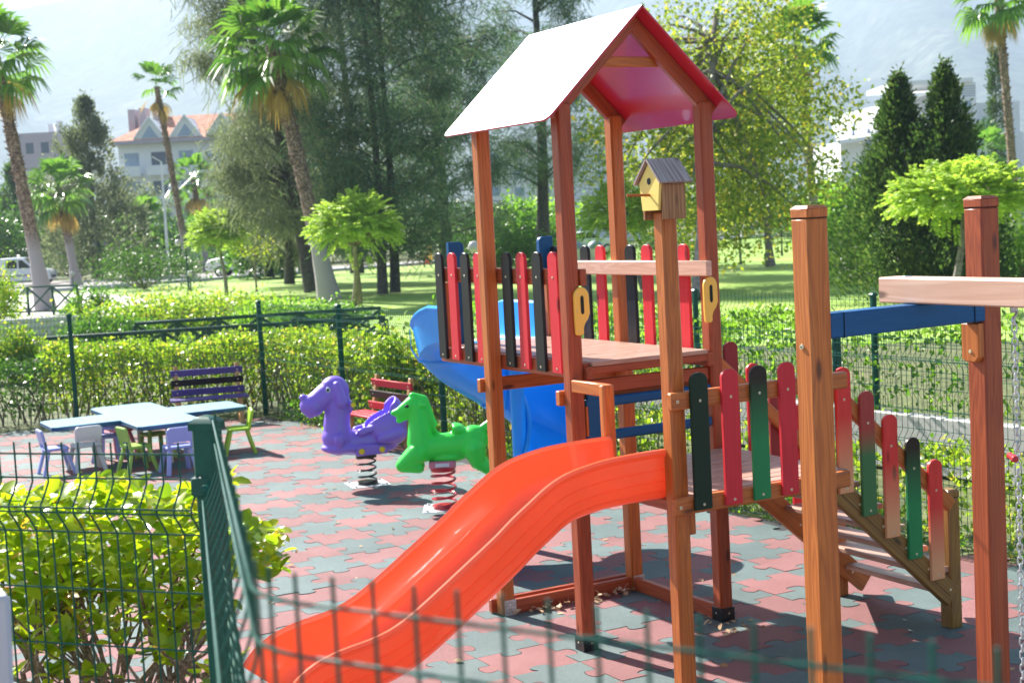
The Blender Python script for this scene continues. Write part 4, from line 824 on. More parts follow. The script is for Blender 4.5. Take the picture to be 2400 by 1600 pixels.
def conifer(label,base,h,R,leafm='leaf_conifer',seed=1,n=330,per=46,size=.12,name='conifer_tree',group=None,pw=.85,z0=.06,up=1.0,rag=.12):
    t=thing(name,label,'conifer',base,0,group); rr=np.random.default_rng(seed); p=np.array(base)
    trunk_mesh('trunk',V(base),h*.93,R*.09,.02,M['bark_dark'],t,bend=.02)
    z=z0+(.99-z0)*rr.random(n)**1.15; r=R*(1-z)**pw*(1+rr.normal(size=n)*rag)*np.clip(.55+z*6,0,1); a=rr.uniform(0,6.283,n); q=np.sqrt(rr.uniform(.35,1,n)); O=np.stack([p[0]+r*q*np.cos(a),p[1]+r*q*np.sin(a),p[2]+z*h],1)
    out=np.stack([np.cos(a),np.sin(a),np.full(n,up)],1); sp=size*1.5*(1-.45*z)
    P=O.repeat(per,0)+rr.normal(size=(n*per,3))*sp.repeat(per)[:,None]*np.array((.8,.8,1.15)); A=out.repeat(per,0)+rr.normal(size=(n*per,3))*.45
    npmesh('crown',cards(P,size*rr.uniform(.7,1.4,n*per),A,.42),4,M[leafm],t,smooth=False); return t
def mop(label,base,crown,rad,leafm='leaf_mop',seed=1,n=260,group='round mop-headed trees on the lawn',lean=(0,0),r0=.07,tr=1,L=.55,lf=.11):
    t=thing('mop_tree',label,'tree',base,0,group); rr=np.random.default_rng(seed); c=np.array(crown); rad=np.array(rad)
    low=V((c[0],c[1],c[2]-rad[2]*.55)); b=MB()
    for k in range(tr):
        o=V((k*.35,k*.5,0)); path=[(V(base)+o).lerp(low,s)+V((.05*math.sin(s*4+k),.05*math.cos(3*s),0)) for s in np.linspace(0,1,8).tolist()]; b.tube(path,[r0*(1.25-.45*s) for s in np.linspace(0,1,8).tolist()],8)
    d=rr.normal(size=(n,3)); d[:,2]=np.abs(d[:,2])*1.0-.38; d/=np.linalg.norm(d,axis=1)[:,None]; q=rr.uniform(.45,1.03,n)[:,None]; O=c+d*q*rad
    for i in range(0,n,9): b.tube([low,low.lerp(V(O[i]),.5)+V((0,0,-.05)),V(O[i])],[r0*.5,r0*.3,r0*.1],4)
    b.build('trunk',M['bark_grey'],t,smooth=60)
    g=d.copy(); g[:,2]-=.02+.22*rr.random(n); g+=rr.normal(size=(n,3))*.35; g/=np.linalg.norm(g,axis=1)[:,None]; nl=11; s=np.cross(g,np.array((0,0,1.0))); s/=np.linalg.norm(s,axis=1)[:,None]+1e-6
    Q=[]; 
    for j in range(nl):
        u=(j+.5)/nl; dn=np.zeros((n,3)); dn[:,2]=-.25*L*u*u; pp=O+g*L*u+dn
        for sg in (-1,1):
            ax=s*sg+g*.45; ax/=np.linalg.norm(ax,axis=1)[:,None]; ax[:,2]-=.12; Q.append((pp+ax*lf*.5,ax))
    P=np.concatenate([a for a,_ in Q]); A=np.concatenate([a for _,a in Q]); npmesh('crown',cards(P,lf*1.15,A,.42,.3),4,M[leafm],t,smooth=False); return t
def hedge(name,label,pts,w,h,leafm,n,size=.055,stems=0,group=None,cat='hedge',seed=1,z0=0,rough=.10,core=None,up=.5):
    """a clipped hedge following pts; leaves crowd the outer skin"""
    t=thing(name,label,cat,V((pts[0].x,pts[0].y,z0)),0,group); rr=np.random.default_rng(seed); P_=[np.array((p.x,p.y)) for p in pts]; L=[np.linalg.norm(q-p) for p,q in zip(P_[:-1],P_[1:])]; Lt=sum(L)
    s=rr.random(n)*Lt; out=np.zeros((n,3)); acc=0
    wob=lambda s,f: .5*np.sin(s*f)+.3*np.sin(s*f*2.3+1)+.2*np.sin(s*f*4.1+2)
    face=rr.random(n); u=rr.uniform(-1,1,n); zz=rr.random(n); dep=np.abs(rr.normal(size=n))*.16
    top=face<.34; fr=(face>=.34)&(face<.64); bk=(face>=.64)&(face<.86)
    hh=h+rough*wob(s,2.1)+rr.normal(size=n)*rough*.35; wv=w/2*(1+.12*wob(s,1.7))
    off=np.where(top,u*wv,np.where(fr,-wv+dep*w,np.where(bk,wv-dep*w,u*wv))); z=np.where(top,hh-dep*h*.5,hh*(.12+.88*zz)) if stems else np.where(top,hh-dep*h*.5,hh*zz)
    off+=rr.normal(size=n)*.04+rough*.5*np.sin(z*5+s*3)
    for p,q,l in zip(P_[:-1],P_[1:],L):
        m=(s>=acc)&(s<=acc+l); d=(q-p)/l; nn=np.array((-d[1],d[0])); xy=p+np.outer((s[m]-acc),d)+np.outer(off[m],nn); out[m,:2]=xy; acc+=l
    out[:,2]=z0+z; A=rdir(n,up)
    if stems:
        b=MB(); rnd=random.Random(seed)
        for i in range(stems):
            k=rnd.randrange(n); x,y=out[k,0]+rnd.uniform(-.05,.05),out[k,1]; p=V((x,y,z0)); path=[p]; d=V((rnd.uniform(-.35,.35),rnd.uniform(-.35,.35),1))
            for j in range(4): d+=V((rnd.uniform(-.3,.3),rnd.uniform(-.3,.3),0)); p=p+d.normalized()*h*.24; path.append(p)
            b.tube(path,[.012,.010,.008,.006,.003],4)
        b.build('stems',M['twig'],t)
    npmesh('foliage',cards(out,size*rr.uniform(.6,1.35,n),A,.66),4,M[leafm],t); return t
def bush(name,label,c,rad,leafm,n,size=.09,seed=1,group=None,cat='bush',z0=0):
    c=V(c); t=thing(name,label,cat,V((c.x,c.y,z0)),0,group); rr=np.random.default_rng(seed); nc=max(14,n//90)
    d=rr.normal(size=(nc,3)); d[:,2]=np.abs(d[:,2])-.15; d/=np.linalg.norm(d,axis=1)[:,None]; C=np.array((c.x,c.y,z0+rad[2]*.35))+d*rr.uniform(.5,1,nc)[:,None]*np.array((rad[0],rad[1],rad[2]*.72))
    per=n//nc; P=C.repeat(per,0)+rr.normal(size=(nc*per,3))*np.array(rad)*.20; P[:,2]=np.maximum(P[:,2],z0+.02)
    b=MB()
    for i in range(0,nc,3): b.tube([V((c.x,c.y,z0)),V((c.x,c.y,z0)).lerp(V(C[i]),.5)+V((0,0,.1)),V(C[i])],[.03,.02,.008],5)
    b.build('stems',M['twig'],t); npmesh('foliage',cards(P,size*rr.uniform(.6,1.35,nc*per),rdir(nc*per,.4),.66),4,M[leafm],t); return t
def gz(px,D,py): q=G(px,D); return (q.x,q.y,H(px,py,D))
# ---- hedges round the playground (just outside the mesh fence)
n1=V((.385,.923,0)); 
hp=[FL*x+V((2.25,11.95,0))+n1*1.05 for x in (-.9,1.0,3.0)]
hedge('hedge','clipped yellow-green hedge with bare lower stems behind the purple bench',hp,1.1,1.00,'leaf_hedge',11500,.062,150,'hedges around the playground',seed=2)
hp=[FL*x+V((2.25,11.95,0))+n1*1.0 for x in (3.0,5.2,7.5)]
hedge('hedge','low dark green hedge in shade behind the left end of the mesh fence',hp,1.0,.80,'leaf_hedge_dk',7000,.062,90,'hedges around the playground',seed=3)  # tree shade on this hedge is put into its darker leaf colour
hp=[V((fence_x(y)+.62,y,0)) for y in (11.9,9.5,7.0,4.6)]
hedge('hedge','clipped yellowing hedge behind the red bench and the blue slide',hp,.75,1.02,'leaf_hedge',13500,.055,160,'hedges around the playground',seed=4)
hp=[V((fence_x(y)+.50,y,0)) for y in (4.6,2.0,-.5,-3.2)]
hedge('hedge','loose knee-high hedge along the foot of the right mesh fence',hp,.55,.56,'leaf_hedge',6800,.055,0,'hedges around the playground',seed=5,rough=.12)
hedge('hedge','strip of grass-green ground plants at the foot of the fence behind the riders',[V((fence_x(y)+.12,y,0)) for y in (11.5,8,4,1)],.22,.22,'leaf_bush_lt',4200,.05,0,'hedges around the playground',seed=6,rough=.05,cat='plants',up=1.5)
# ---- low wall, second fence grown over with vine (right)
lw_=thing('low_wall','low grey concrete wall behind the right mesh fence, vines above it','wall',(5.4,1.5,0)); b=MB(); b.timber((5.05,9.5,.24),(5.75,-4,.24),.16,.52,ch=.01); b.build('wall',M['concrete'],lw_)
vf=thing('mesh_fence','green mesh fence covered in vine standing on the low grey wall','fence',(5.4,1.5,.5))
fx2=lambda y: 5.05+(9.5-y)*.0518
ys=(8.6,6.1,3.45,1.0,-1.5,-4)
for y0,y1 in zip(ys[:-1],ys[1:]): mesh_panel(vf,(fx2(y0),y0,0),(fx2(y1),y1,0),.52,1.55,(.70,1.40),(.55,.85,1.0,1.15,1.28,1.53),(-1,-.05,0),r=.0028,sides=3,step=.06)
for y in ys: fpost(vf,fx2(y),y,1.60,.055,z0=.5)
hedge('vine_hedge','green vine leaves covering the second mesh fence above the low grey wall',[V((fx2(y)+.12,y,0)) for y in (8.5,5,1.5,-3.8)],.30,.82,'leaf_vine',4600,.062,0,None,'vine',8,.50,.12)
hedge('hedge','tall light hedge behind the platform between fence and lawn',[V((5.6,12.8,0)),V((5.9,8.8,0)),V((6.2,5.4,0))],.9,1.15,'leaf_bush_lt',6500,.075,0,'hedges around the playground',seed=9,rough=.16)
# ---- green timber railing with cross braces and the leafy bank behind
def railing(label,p,q,h,n,loc,zoff=0,both=True):
    t=thing('cross_railing',label,'railing',loc,0,'dark green railings with X braces'); p,q=V(p),V(q); mt=M['rail_green']
    for z,ww in ((h,.11),(.10,.07)): b=MB(); b.timber(p+V((0,0,z+zoff)),q+V((0,0,z+zoff)),ww,.07,ch=.008); b.build('rail',mt,t)
    for i in range(n+1):
        s=p.lerp(q,i/n); b=MB(); b.timber(s+V((0,0,zoff-.05)),s+V((0,0,zoff+h-.035)),.09,.09,up=(0,1,0)); b.build('rail_post',mt,t)
        if i<n:
            e=p.lerp(q,(i+1)/n); dd=(e-s).normalized()*.05; nn=V((-dd.y,dd.x,0)).normalized()
            for a,c,o in ((s,e,-.03),(e,s,.03)): b=MB(); sg=1 if a is s else -1; b.timber(a+dd*sg+nn*o+V((0,0,zoff+.13)),c-dd*sg+nn*o+V((0,0,zoff+h-.06)),.05,.06,ch=.005); b.build('brace',mt,t)
    return t
railing('dark green railing with crossed braces across the top of the grey ramp wall',G(-60,52),G(172,50.5),.95,4,G(20,52))
railing('long dark green railing with crossed braces half buried in the leafy bank',G(40,27.6),G(890,28.6),.68,8,G(460,28))
railing('second dark green railing behind the long one near the slide',G(300,30.5),G(880,31.5),.70,6,G(600,31))
rw=thing('ramp_wall','pale grey concrete ramp wall below the railing on the left','wall',G(60,36)); b=MB(); a,e=G(-120,35),G(175,36); b.timber(a+V((0,0,.33)),e+V((0,0,.30)),.3,.72,ch=.02); b.build('wall',M['concrete'],rw)
for k,(lab,px,D,rx,rz,lm,nn) in enumerate((('bushy yellow-green bank plants left of the corner fence post',330,37,2.3,.86,'leaf_hedge',5200),('silvery green bank shrub in the middle of the leafy bank',245,33,1.0,.72,'leaf_bush',3200),('tall yellow-green shrub on the bank before the round mop tree',470,38,2.4,.80,'leaf_hedge',5400),
   ('green bank shrub behind the corner post of the mesh fence',640,36,1.3,.70,'leaf_bush_lt',3600),('low shrub on the bank below the main palm',745,34,1.2,.66,'leaf_bush',3200),('dark climbing bush at the right end of the X-braced railing',195,42,.75,.95,'leaf_bush',2600),
   ('bright shrub at the left edge below the white van',-22,40,.75,1.7,'leaf_hedge',2600),('low bright bush at the left edge above the dark hedge',5,27,.55,.85,'leaf_hedge',3000),('leafy shrub just left of the blue slide top',925,17.5,.45,1.05,'leaf_hedge',3800),('dark vine clump between fence and blue slide',850,20,.55,.85,'leaf_vine',3400),
   ('low flowering bush under the globe bollard',105,26,.45,.42,'leaf_bush_lt',2200),('low bush left of the long railing',300,29,1.5,.40,'leaf_hedge',4200),('low bush along the middle of the long railing',560,29.6,1.8,.36,'leaf_bush_lt',4200),('low bush before the right end of the long railing',760,26,1.1,.38,'leaf_hedge',3200))):
    q=G(px,D); bush('bush',lab,q,(rx,rx*.7,rz),lm,nn,.085 if D>25 else .065,seed=20+k,group='bushes on the bank behind the playground')
# ---- palms
palm('tall leaning fan palm at the left edge with shaggy upper trunk',G(95,54),gz(24,54.5,135),2.1,.28,32,1,6)
palm('tall fan palm with big crown and hanging dead fronds right of the hotel',G(762,49.6),gz(665,50,110),2.3,.29,42,2,10)
palm('short fan palm with full crown right of the white van',G(172,80),gz(147,80,440),2.15,.26,34,3,10)
palm('slim fan palm with only a few fronds before the red roofed hotel',G(440,78.9),gz(392,79,205),1.7,.20,14,4,5,sparse=True)
palm('low fan palm with wide drooping crown behind the dark bush',G(345,100),gz(335,100,520),2.3,.30,32,5,12)
palm('small fan palm with green crown behind the slim palm',G(480,96),gz(462,96,420),2.0,.22,28,6,6)
palm('fan palm rising behind the yellowing plane tree',G(1915,64),gz(1882,64,95),2.1,.22,34,7,8)
palm('tall fan palm at the right edge with bare lower trunk',G(2385,70),gz(2350,70,-10),2.3,.24,34,8,8)
palm('bushy low fan palm beside the white hotel on the right',G(2300,84),gz(2305,84,365),2.2,.2,26,9,4)
# ---- casuarinas
q=G(728,57.5); casuarina('big grey weeping casuarina left of centre with drooping branches',q,13.5,(-2.2,1.0),[(2.6,2.4,-.9,0),(4.5,3.1,-1.0,0),(7,2.3,-.2,0),(9,2.2,-1.6,.7),(12.5,2.4,-2.4,1.2),(15,1.8,-2.2,1)],'leaf_casu_grey',.30,135,160,.62,1,droop=.85)
q=G(905,52.5); casuarina('tall dark casuarina with two trunks behind the big mop tree',q,14,(.2,.3),[(1.5,1.9,0,0),(4,2.5,0,0),(7,2.5,.2,0),(10,2.3,.2,0),(14,1.6,.2,0)],'leaf_casu',.16,150,175,.50,2,droop=.45,trunks=2)
q=G(1047,63.2); casuarina('tall dark casuarina seen behind the left tower post',q,15.5,(-.6,.4),[(1.7,2.3,0,0),(4.5,3.0,0,0),(8,2.9,0,0),(12,2.4,0,0),(16,1.6,0,0)],'leaf_casu',.24,160,170,.53,3,droop=.45)
q=G(1268,67.5); casuarina('dark casuarina behind the white roof of the tower',q,15.5,(.6,.4),[(3.6,2.2,0,0),(6,3.0,.2,0),(9,2.8,.2,0),(13,2.0,.2,0),(15.5,1.3,.2,0)],'leaf_casu',.32,105,145,.55,4,droop=.45)
q=G(672,66); casuarina('low spreading grey casuarina beside the main palm',q,9,(0,.3),[(1.6,1.8,0,0),(3.5,2.7,-.4,0),(6,2.2,-.3,0),(8.6,1.0,0,0)],'leaf_casu_grey',.2,80,190,.66,5,droop=1.3)
q=G(832,76); casuarina('hazy casuarina filling the gap behind the two-trunked one',q,16,(0,.3),[(2,2.4,0,0),(6,3.2,0,0),(11,2.8,0,0),(16,1.8,0,0)],'leaf_casu_grey',.3,90,125,.65,6,droop=.5)
# ---- conifers
conifer('grey-green conifer left of the hotel, narrow at the top',G(222,93.2),11.3,3.3,'leaf_casu_grey',1,420,50,.22,pw=.7,rag=.3,group='conifers in the park')
conifer('small dark conifer at the far left behind the tall palm',G(40,115),8.5,3.0,'leaf_bg',2,200,50,.25,group='conifers in the park')
conifer('dark twin cypress with the taller left tip before the white hotel',G(2112,36),5.40,2.1,'leaf_conifer',3,520,56,.12,group='conifers in the park',pw=1.02,rag=.26)
conifer('dark twin cypress with the slimmer right tip before the white hotel',G(2222,35.2),5.45,1.75,'leaf_conifer',4,430,56,.12,group='conifers in the park',pw=1.0,rag=.26)
conifer('pencil-thin dark cypress left of the right edge palm',G(2338,95),11.6,.62,'leaf_conifer',5,260,40,.16,group='conifers in the park',pw=.28,rag=.05,name='cypress_tree')
# ---- mop trees
q=G(522,57.9); mop('small round mop-headed tree on a thin leaning stem',q,(q.x-.2,q.y,2.42),(1.02,1.02,.92),seed=1,L=.34,n=560)
q=G(850,44); mop('large flat-topped mop tree on two stems before the dark casuarinas',G(820,46),(q.x-.15,q.y+.3,2.42),(1.20,1.25,.92),seed=2,tr=2,r0=.08,L=.42,n=640)
q=G(2222,31); mop('wide umbrella-shaped mop tree before the dark twin cypress',q,(q.x+.45,q.y,2.42),(1.45,1.45,.62),seed=3,r0=.07,L=.36,n=820)
q=G(1455,46); mop('bright mop-headed tree seen between the tower posts',G(1500,46),(q.x,q.y,2.35),(1.1,1.2,1.0),seed=4,L=.4,n=480)
# ---- broadleaf trees
q=G(1632,40); c=at(1690,300,46); leafy_tree('plane_tree','large yellowing plane tree with sparse leaves right of the tower roof',q,7.6,(c.x,c.y,5.0),(4.3,3.6,4.3),'leaf_plane','bark_grey',.21,270,80,.16,.44,seed=3,shell=.2,limbs=40,tr_top=(c.x,c.y,8.4))
c=at(1760,330,58); leafy_tree('plane_tree','second yellow-green plane tree behind the first, left of the dark cypress',G(1800,58),5.5,(c.x,c.y,5.0),(2.6,2.4,3.3),'leaf_plane','bark_grey',.16,120,90,.17,.46,seed=8,shell=.3,limbs=12)
for k,(px,D,s) in enumerate(((1731,61.4,1.0),(1828,68.8,1.0))):
    q=G(px,D); leafy_tree('sapling',('thin young tree on the lawn, nearer and left of the pair','thin young tree on the lawn, farther and right of the pair')[k],q,1.7,(q.x,q.y,1.9),(.95,.95,.55),'leaf_bg','bark_dark',.05,16,60,.14,.25,'thin young trees on the lawn','sapling',30+k,limbs=6)
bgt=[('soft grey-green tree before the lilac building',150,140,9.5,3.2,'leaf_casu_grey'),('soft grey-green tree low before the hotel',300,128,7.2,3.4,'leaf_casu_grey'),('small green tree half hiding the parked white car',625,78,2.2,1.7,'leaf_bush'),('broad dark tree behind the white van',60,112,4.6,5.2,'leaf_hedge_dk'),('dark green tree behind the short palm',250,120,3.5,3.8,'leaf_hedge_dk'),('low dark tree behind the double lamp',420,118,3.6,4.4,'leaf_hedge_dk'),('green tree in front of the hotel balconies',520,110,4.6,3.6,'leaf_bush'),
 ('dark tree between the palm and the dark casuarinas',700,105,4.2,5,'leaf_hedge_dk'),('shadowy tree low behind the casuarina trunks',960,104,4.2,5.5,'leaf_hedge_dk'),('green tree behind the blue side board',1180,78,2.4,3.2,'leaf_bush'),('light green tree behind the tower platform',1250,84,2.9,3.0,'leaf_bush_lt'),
 ('rounded green tree behind the birdhouse',1560,100,4.0,4.8,'leaf_bg'),('dark scrubby tree below the white hotel roof',1975,88,3.4,3.4,'leaf_casu'),('leafy green tree above the green awning',1960,74,2.6,1.6,'leaf_bush_lt'),('dark tree mass behind the saplings',1760,112,3.0,4.6,'leaf_bg'),('dark tree left of the tall palm trunk',-40,100,5.0,4.0,'leaf_hedge_dk')]
for k,(lab,px,D,zt,rr_,lm) in enumerate(bgt):
    q=G(px,D); leafy_tree('broadleaf_tree',lab,q,zt*.6,(q.x,q.y,zt*.62),(rr_,rr_*.8,zt*.42),lm,'bark_dark',.2,48,75,.30,.62,'trees along the far road',seed=60+k,shell=.2,limbs=4)
for k,(lab,px,D,rx,rz,lm,nn) in enumerate((('dark glossy bush beside the road behind the small mop tree',330,70,2.6,1.75,'leaf_hedge_dk',4600),('bright green clipped bush left of the dark twin cypress',1975,44,.95,1.45,'leaf_bush_lt',4200),('bright green bush at the right edge behind the swing post',2390,40,1.0,1.45,'leaf_bush_lt',3400),
   ('light round bush behind the blue slide',1190,60,1.9,1.75,'leaf_bush',3800),('dark bush under the plane tree',1560,66,2.0,1.2,'leaf_bg',2600),('long dark bush row under the awning',1900,92,4.0,1.5,'leaf_bg',3800),('dark low bush row behind the van',180,100,5.0,1.6,'leaf_hedge_dk',4200),('dark bush row behind the parked white car',560,101,5.5,2.0,'leaf_hedge_dk',4600),('dark bush row behind the casuarina trunks',900,108,7.5,2.2,'leaf_hedge_dk',5200))):
    bush('bush',lab,G(px,D),(rx,rx*.8,rz),lm,nn,.12 if D>50 else .09,seed=80+k,group='bushes across the park')
# thin sapling with dark leaves before the parked car
q=G(592,60); leafy_tree('sapling','spindly sapling with few leaves before the parked white car',q,2.1,(q.x,q.y,1.9),(.75,.75,.7),'leaf_plane','bark_grey',.045,18,22,.12,.22,None,'sapling',40,limbs=9)
# ================================================================== LAMPS, SIGNS, BINS, VEHICLES
def bollard(label,px,D,h,r=.10):
    q=G(px,D); t=thing('globe_bollard',label,'lamp',q,0,'low globe lamps'); b=MB(); b.lathe([(.05,0),(.04,.03),(.03,.05),(.03,h-r*1.6),(.05,h-r*1.5),(.05,h-r*1.2)],q,n=10); b.build('post',M['rail_green'],t); b=MB(); b.ball(q+V((0,0,h)),r,0,16); b.build('globe',M['globe'],t)
bollard('low globe lamp by the road right of the white van',163,74.9,.78,.13); bollard('low globe lamp above the dark hedge at the left',61,28,.52,.085); bollard('low globe lamp beside the double globe lamp post',438,63,.80,.11)
bollard('silver globe lamp on a post beside the tower left post',1107,31,1.90,.125); bollard('tiny far globe lamp by the road left of the tower',988,80,.95,.14)
for lab,px,D in (('dark double globe lamp post left of the small mop tree',433,64.3),('pale double globe lamp post behind the dark bush',232,92)):
    q=G(px,D); t=thing('double_lamp',lab,'lamp',q,0,'double globe lamp posts'); b=MB(); b.lathe([(.09,0),(.07,.1),(.045,.14),(.04,2.15),(.06,2.2),(.02,2.3)],q,n=10); b.tube([q+_r*-.32+V((0,0,2.0)),q+V((0,0,2.08)),q+_r*.32+V((0,0,2.0))],.025,6); b.build('post',M['rail_green'],t)
    for s in (-1,1): b=MB(); b.ball(q+_r0*(.32*s)+V((0,0,2.12)),.15,0,14); b.build('globe',M['globe'],t)
q=G(390,88); t=thing('street_lamp','tall thin grey street lamp pole before the hotel','lamp',q); b=MB(); b.lathe([(.10,0),(.06,6.8)],q,n=8); b.tube([q+V((0,0,6.8)),q+V((-.5,0,7.1))],.04,6); b.build('pole',M['galv'],t)
def bin_(label,px,D):
    q=G(px,D); t=thing('recycling_bin',label,'bin',q,0,'domed recycling bins'); b=MB(); b.lathe([(.30,0),(.36,.05),(.40,.55),(.40,.66)],q,n=20); b.build('body',M['bin_body'],t); b=MB(); b.lathe([(.42,.66),(.42,.70)]+[(.41*math.cos(a),.70+.36*math.sin(a)) for a in np.linspace(.05,1.5,7).tolist()],q,n=20); b.build('lid',M['bin_dome'],t)
bin_('grey domed recycling bin left of the other, half behind the tower post',1345,75); bin_('grey domed recycling bin beside the other behind the pickets',1391,75)
q=G(996,86); t=thing('traffic_cone','small orange traffic cone by the far road','cone',q); b=MB(); b.lathe([(.22,0),(.22,.05),(.16,.06),(.09,.4),(.05,.62)],q,n=14); b.build('body',M['cone'],t)
for k,px in enumerate((1004,1030)):
    q=G(px,88); t=thing('yellow_post',('yellow road post right beside the orange cone','yellow road post farther right, against dark bushes')[k],'post',q,0,'yellow road posts'); b=MB(); b.lathe([(.10,0),(.10,1.1),(.06,1.16)],q,n=10); b.lathe([(.101,.7),(.101,.85)],q,n=10,mat=1); b.build('post',[M['yellow'],M['eye_black']],t)
def car(name,label,q,rz,prof,glass,W_,wheels,paint_,glassm='glass',Ls=1.0,lights=True,cat='car'):
    """side profile (x forward, z); glass: list of side-window polygons; built as a rounded shell with proud glass"""
    t=local(thing(name,label,cat,q,rz,world=False)); b=MB(); n=len(prof); cz=np.mean([p[1] for p in prof])
    def ring(y,k): return [(p[0]*(1-.0*k),y,p[1]-(k*max(0,p[1]-.75)*.10)) for p in prof]
    b.rings([[(x*.985,y,.1+(z-.1)*.97) for x,y,z in ring(-W_/2,1)],ring(-W_/2+.05,.5),ring(-W_/2+.16,0),ring(W_/2-.16,0),ring(W_/2-.05,.5),[(x*.985,y,.1+(z-.1)*.97) for x,y,z in ring(W_/2,1)]]); b.build('body',M[paint_],t,smooth=35)
    for pl in glass:
        for s in (-1,1):
            b=MB(); b.prism(pl,(0,s*(W_/2-.008),0),(1,0,0),(0,0,1),(0,s*.022,-.0),ch=.004); b.build('side_window',M[glassm],t)
    for x in wheels:
        for s in (-1,1):
            b=MB(); b.lathe([(.30,-.10),(.33,-.07),(.33,.07),(.30,.10),(.2,.10)],(x,s*(W_/2-.09),.33),(0,s,0),20); wv=b.build('wheel',M['rubber'],t); b=MB(); b.lathe([(.19,.0),(.19,.035),(.08,.045)],(x,s*(W_/2+.0),.33),(0,s,0),16); b.build('rim',M['steel'],wv)
    return t
vanp=[(-1.95,.30),(-1.98,.75),(-1.93,1.05),(-1.80,1.72),(-1.6,1.83),(-.2,1.86),(.25,1.80),(.95,1.16),(1.15,1.09),(1.75,.98),(1.95,.82),(2.0,.45),(1.93,.28)]
sc=.88
def scl(P): return [(x*sc,z*sc) for x,z in P]
vq=G(50,88); v=car('white_van','small white van with dark side window on the road at the left',vq,-.48,scl(vanp),[scl(p) for p in ([(.05,1.12),(.80,1.12),(.22,1.66),(-.05,1.68),(-.05,1.12)],[(-.9,1.14),(-.15,1.14),(-.15,1.69),(-.9,1.69)])],1.5,(-1.15,1.2),'car_white',cat='van')
b=MB(); b.rings([[V((.27*sc,y*.62,1.77*sc)),V((.94*sc,y*.68,1.18*sc)),V((.96*sc,y*.68,1.20*sc)),V((.29*sc,y*.62,1.79*sc))] for y in (-1,1)]); b.build('windscreen',M['glass'],v)
for s in (-1,1): b=MB(); b.box((1.68*sc,s*.52-.13,.78*sc),(1.90*sc,s*.52+.13,.92*sc),ch=.02); b.build('headlight',M['lamp_clear'],v)
b=MB(); b.box((1.80*sc,-.45,.40*sc),(2.02*sc,.45,.58*sc),ch=.02); b.build('grille',M['plastic_dk'],v); b=MB(); b.box((-1.6*sc,-.765,.62*sc),(1.3*sc,-.755,.68*sc),ch=.003); b.build('side_strip',M['plastic_dk'],v)
sed=[(-2.0,.32),(-2.08,.70),(-1.95,.93),(-1.35,.98),(-.75,1.38),(.2,1.42),(1.0,.98),(1.75,.88),(2.0,.70),(2.02,.36),(1.9,.26),(-1.9,.26)]
sgl=[[(-1.15,1.0),(-.15,1.0),(-.15,1.34),(-.72,1.32)],[(-.08,1.0),(.82,1.0),(.18,1.35),(-.08,1.35)]]
pk=[(-2.2,.42),(-2.2,.95),(-2.0,1.05),(-.6,1.05),(-.5,1.05),(-.35,1.62),(.5,1.66),(1.15,1.12),(1.85,1.02),(2.15,.85),(2.2,.5),(2.1,.4)]
pk=[(-x,z) for x,z in pk][::-1]
car('parked_car','white car with dark lower body parked by the road behind the small mop tree',G(575,82),-.52,pk,[[(-.95,1.12),(-.05,1.12),(.22,1.12),(.22,1.55),(-.42,1.58)]],1.7,(-1.35,1.35),'car_white')
car('parked_car','silver car behind the domed recycling bins',G(1360,86),-.1,sed,sgl,1.6,(-1.25,1.25),'car_white')
v=car('parked_car','dark car with green tinted rear window and red tail lights at the right',G(1985,74),.95,sed,sgl,1.6,(-1.25,1.25),'car_red','glass_green')
b=MB(); b.rings([[V((-1.33,y*.6,1.02)),V((-.78,y*.55,1.37)),V((-.80,y*.55,1.39)),V((-1.36,y*.6,1.04))] for y in (-1,1)]); b.build('rear_window',M['glass_green'],v)
for s in (-1,1): b=MB(); b.box((-2.10,s*.55-.18,.72),(-1.98,s*.55+.18,.88),ch=.02); b.build('tail_light',M['lamp_red'],v)
aw=thing('awning','green carport awning with scalloped white edge beyond the right lawn','awning',G(1960,88)); b=MB(); a,e=G(1870,88),G(2075,88); b.timber(a+V((0,0,3.05)),e+V((0,0,3.05)),3.0,.10,ch=.02); b.build('roof',M['awning'],aw)
b=MB()
for i in range(26): q=a.lerp(e,(i+.5)/26)-V((_f.x,_f.y,0)).normalized()*1.5; b.ball(q+V((0,0,3.07)),.09,0,8)
b.build('scalloped_edge',M['wall_white'],aw)
for s in (.1,.9): q=a.lerp(e,s); b=MB(); b.lathe([(.06,0),(.06,3)],q,n=8); b.build('pole',M['rail_green'],aw)
# ================================================================== BUILDINGS
RT=V((_r0.x,_r0.y,0)); FW=V((-_r0.y,_r0.x,0))
def bbox(b,o,x0,x1,y0,y1,z0,z1,mat=0):
    vs=[o+RT*x+FW*y+V((0,0,z)) for z in (z0,z1) for x,y in ((x0,y0),(x1,y0),(x1,y1),(x0,y1))]; b.add(vs,[(3,2,1,0),(4,5,6,7),(0,1,5,4),(1,2,6,5),(2,3,7,6),(3,0,4,7)],mat)
o=G(430,150); D=150; k=D/FPX
ho=thing('hotel_building','white hotel with red tiled hip roof and triangular dormers behind the palms','building',o)
X=lambda px:(px-430)*k
Z_=lambda px,py: H(px,py,D)
b=MB(); bbox(b,o,X(292),X(640),0,14,-.2,Z_(430,330)); b.build('wall',M['wall_white'],ho,smooth=0)
ze=Z_(430,326); zr=Z_(430,262); b=MB(); rs=[o+RT*x+FW*y+V((0,0,ze)) for x,y in ((X(276),-1),(X(660),-1),(X(660),15),(X(276),15))]; rt=[o+RT*x+FW*y+V((0,0,zr)) for x,y in ((X(372),6),(X(600),6),(X(600),8),(X(372),8))]
b.rings([rs,rt]); bbox(b,o,X(276),X(660),-1,15,ze-.35,ze,1); rf=b.build('roof',[M['roof_tile'],M['wall_lilac']],ho,smooth=0)
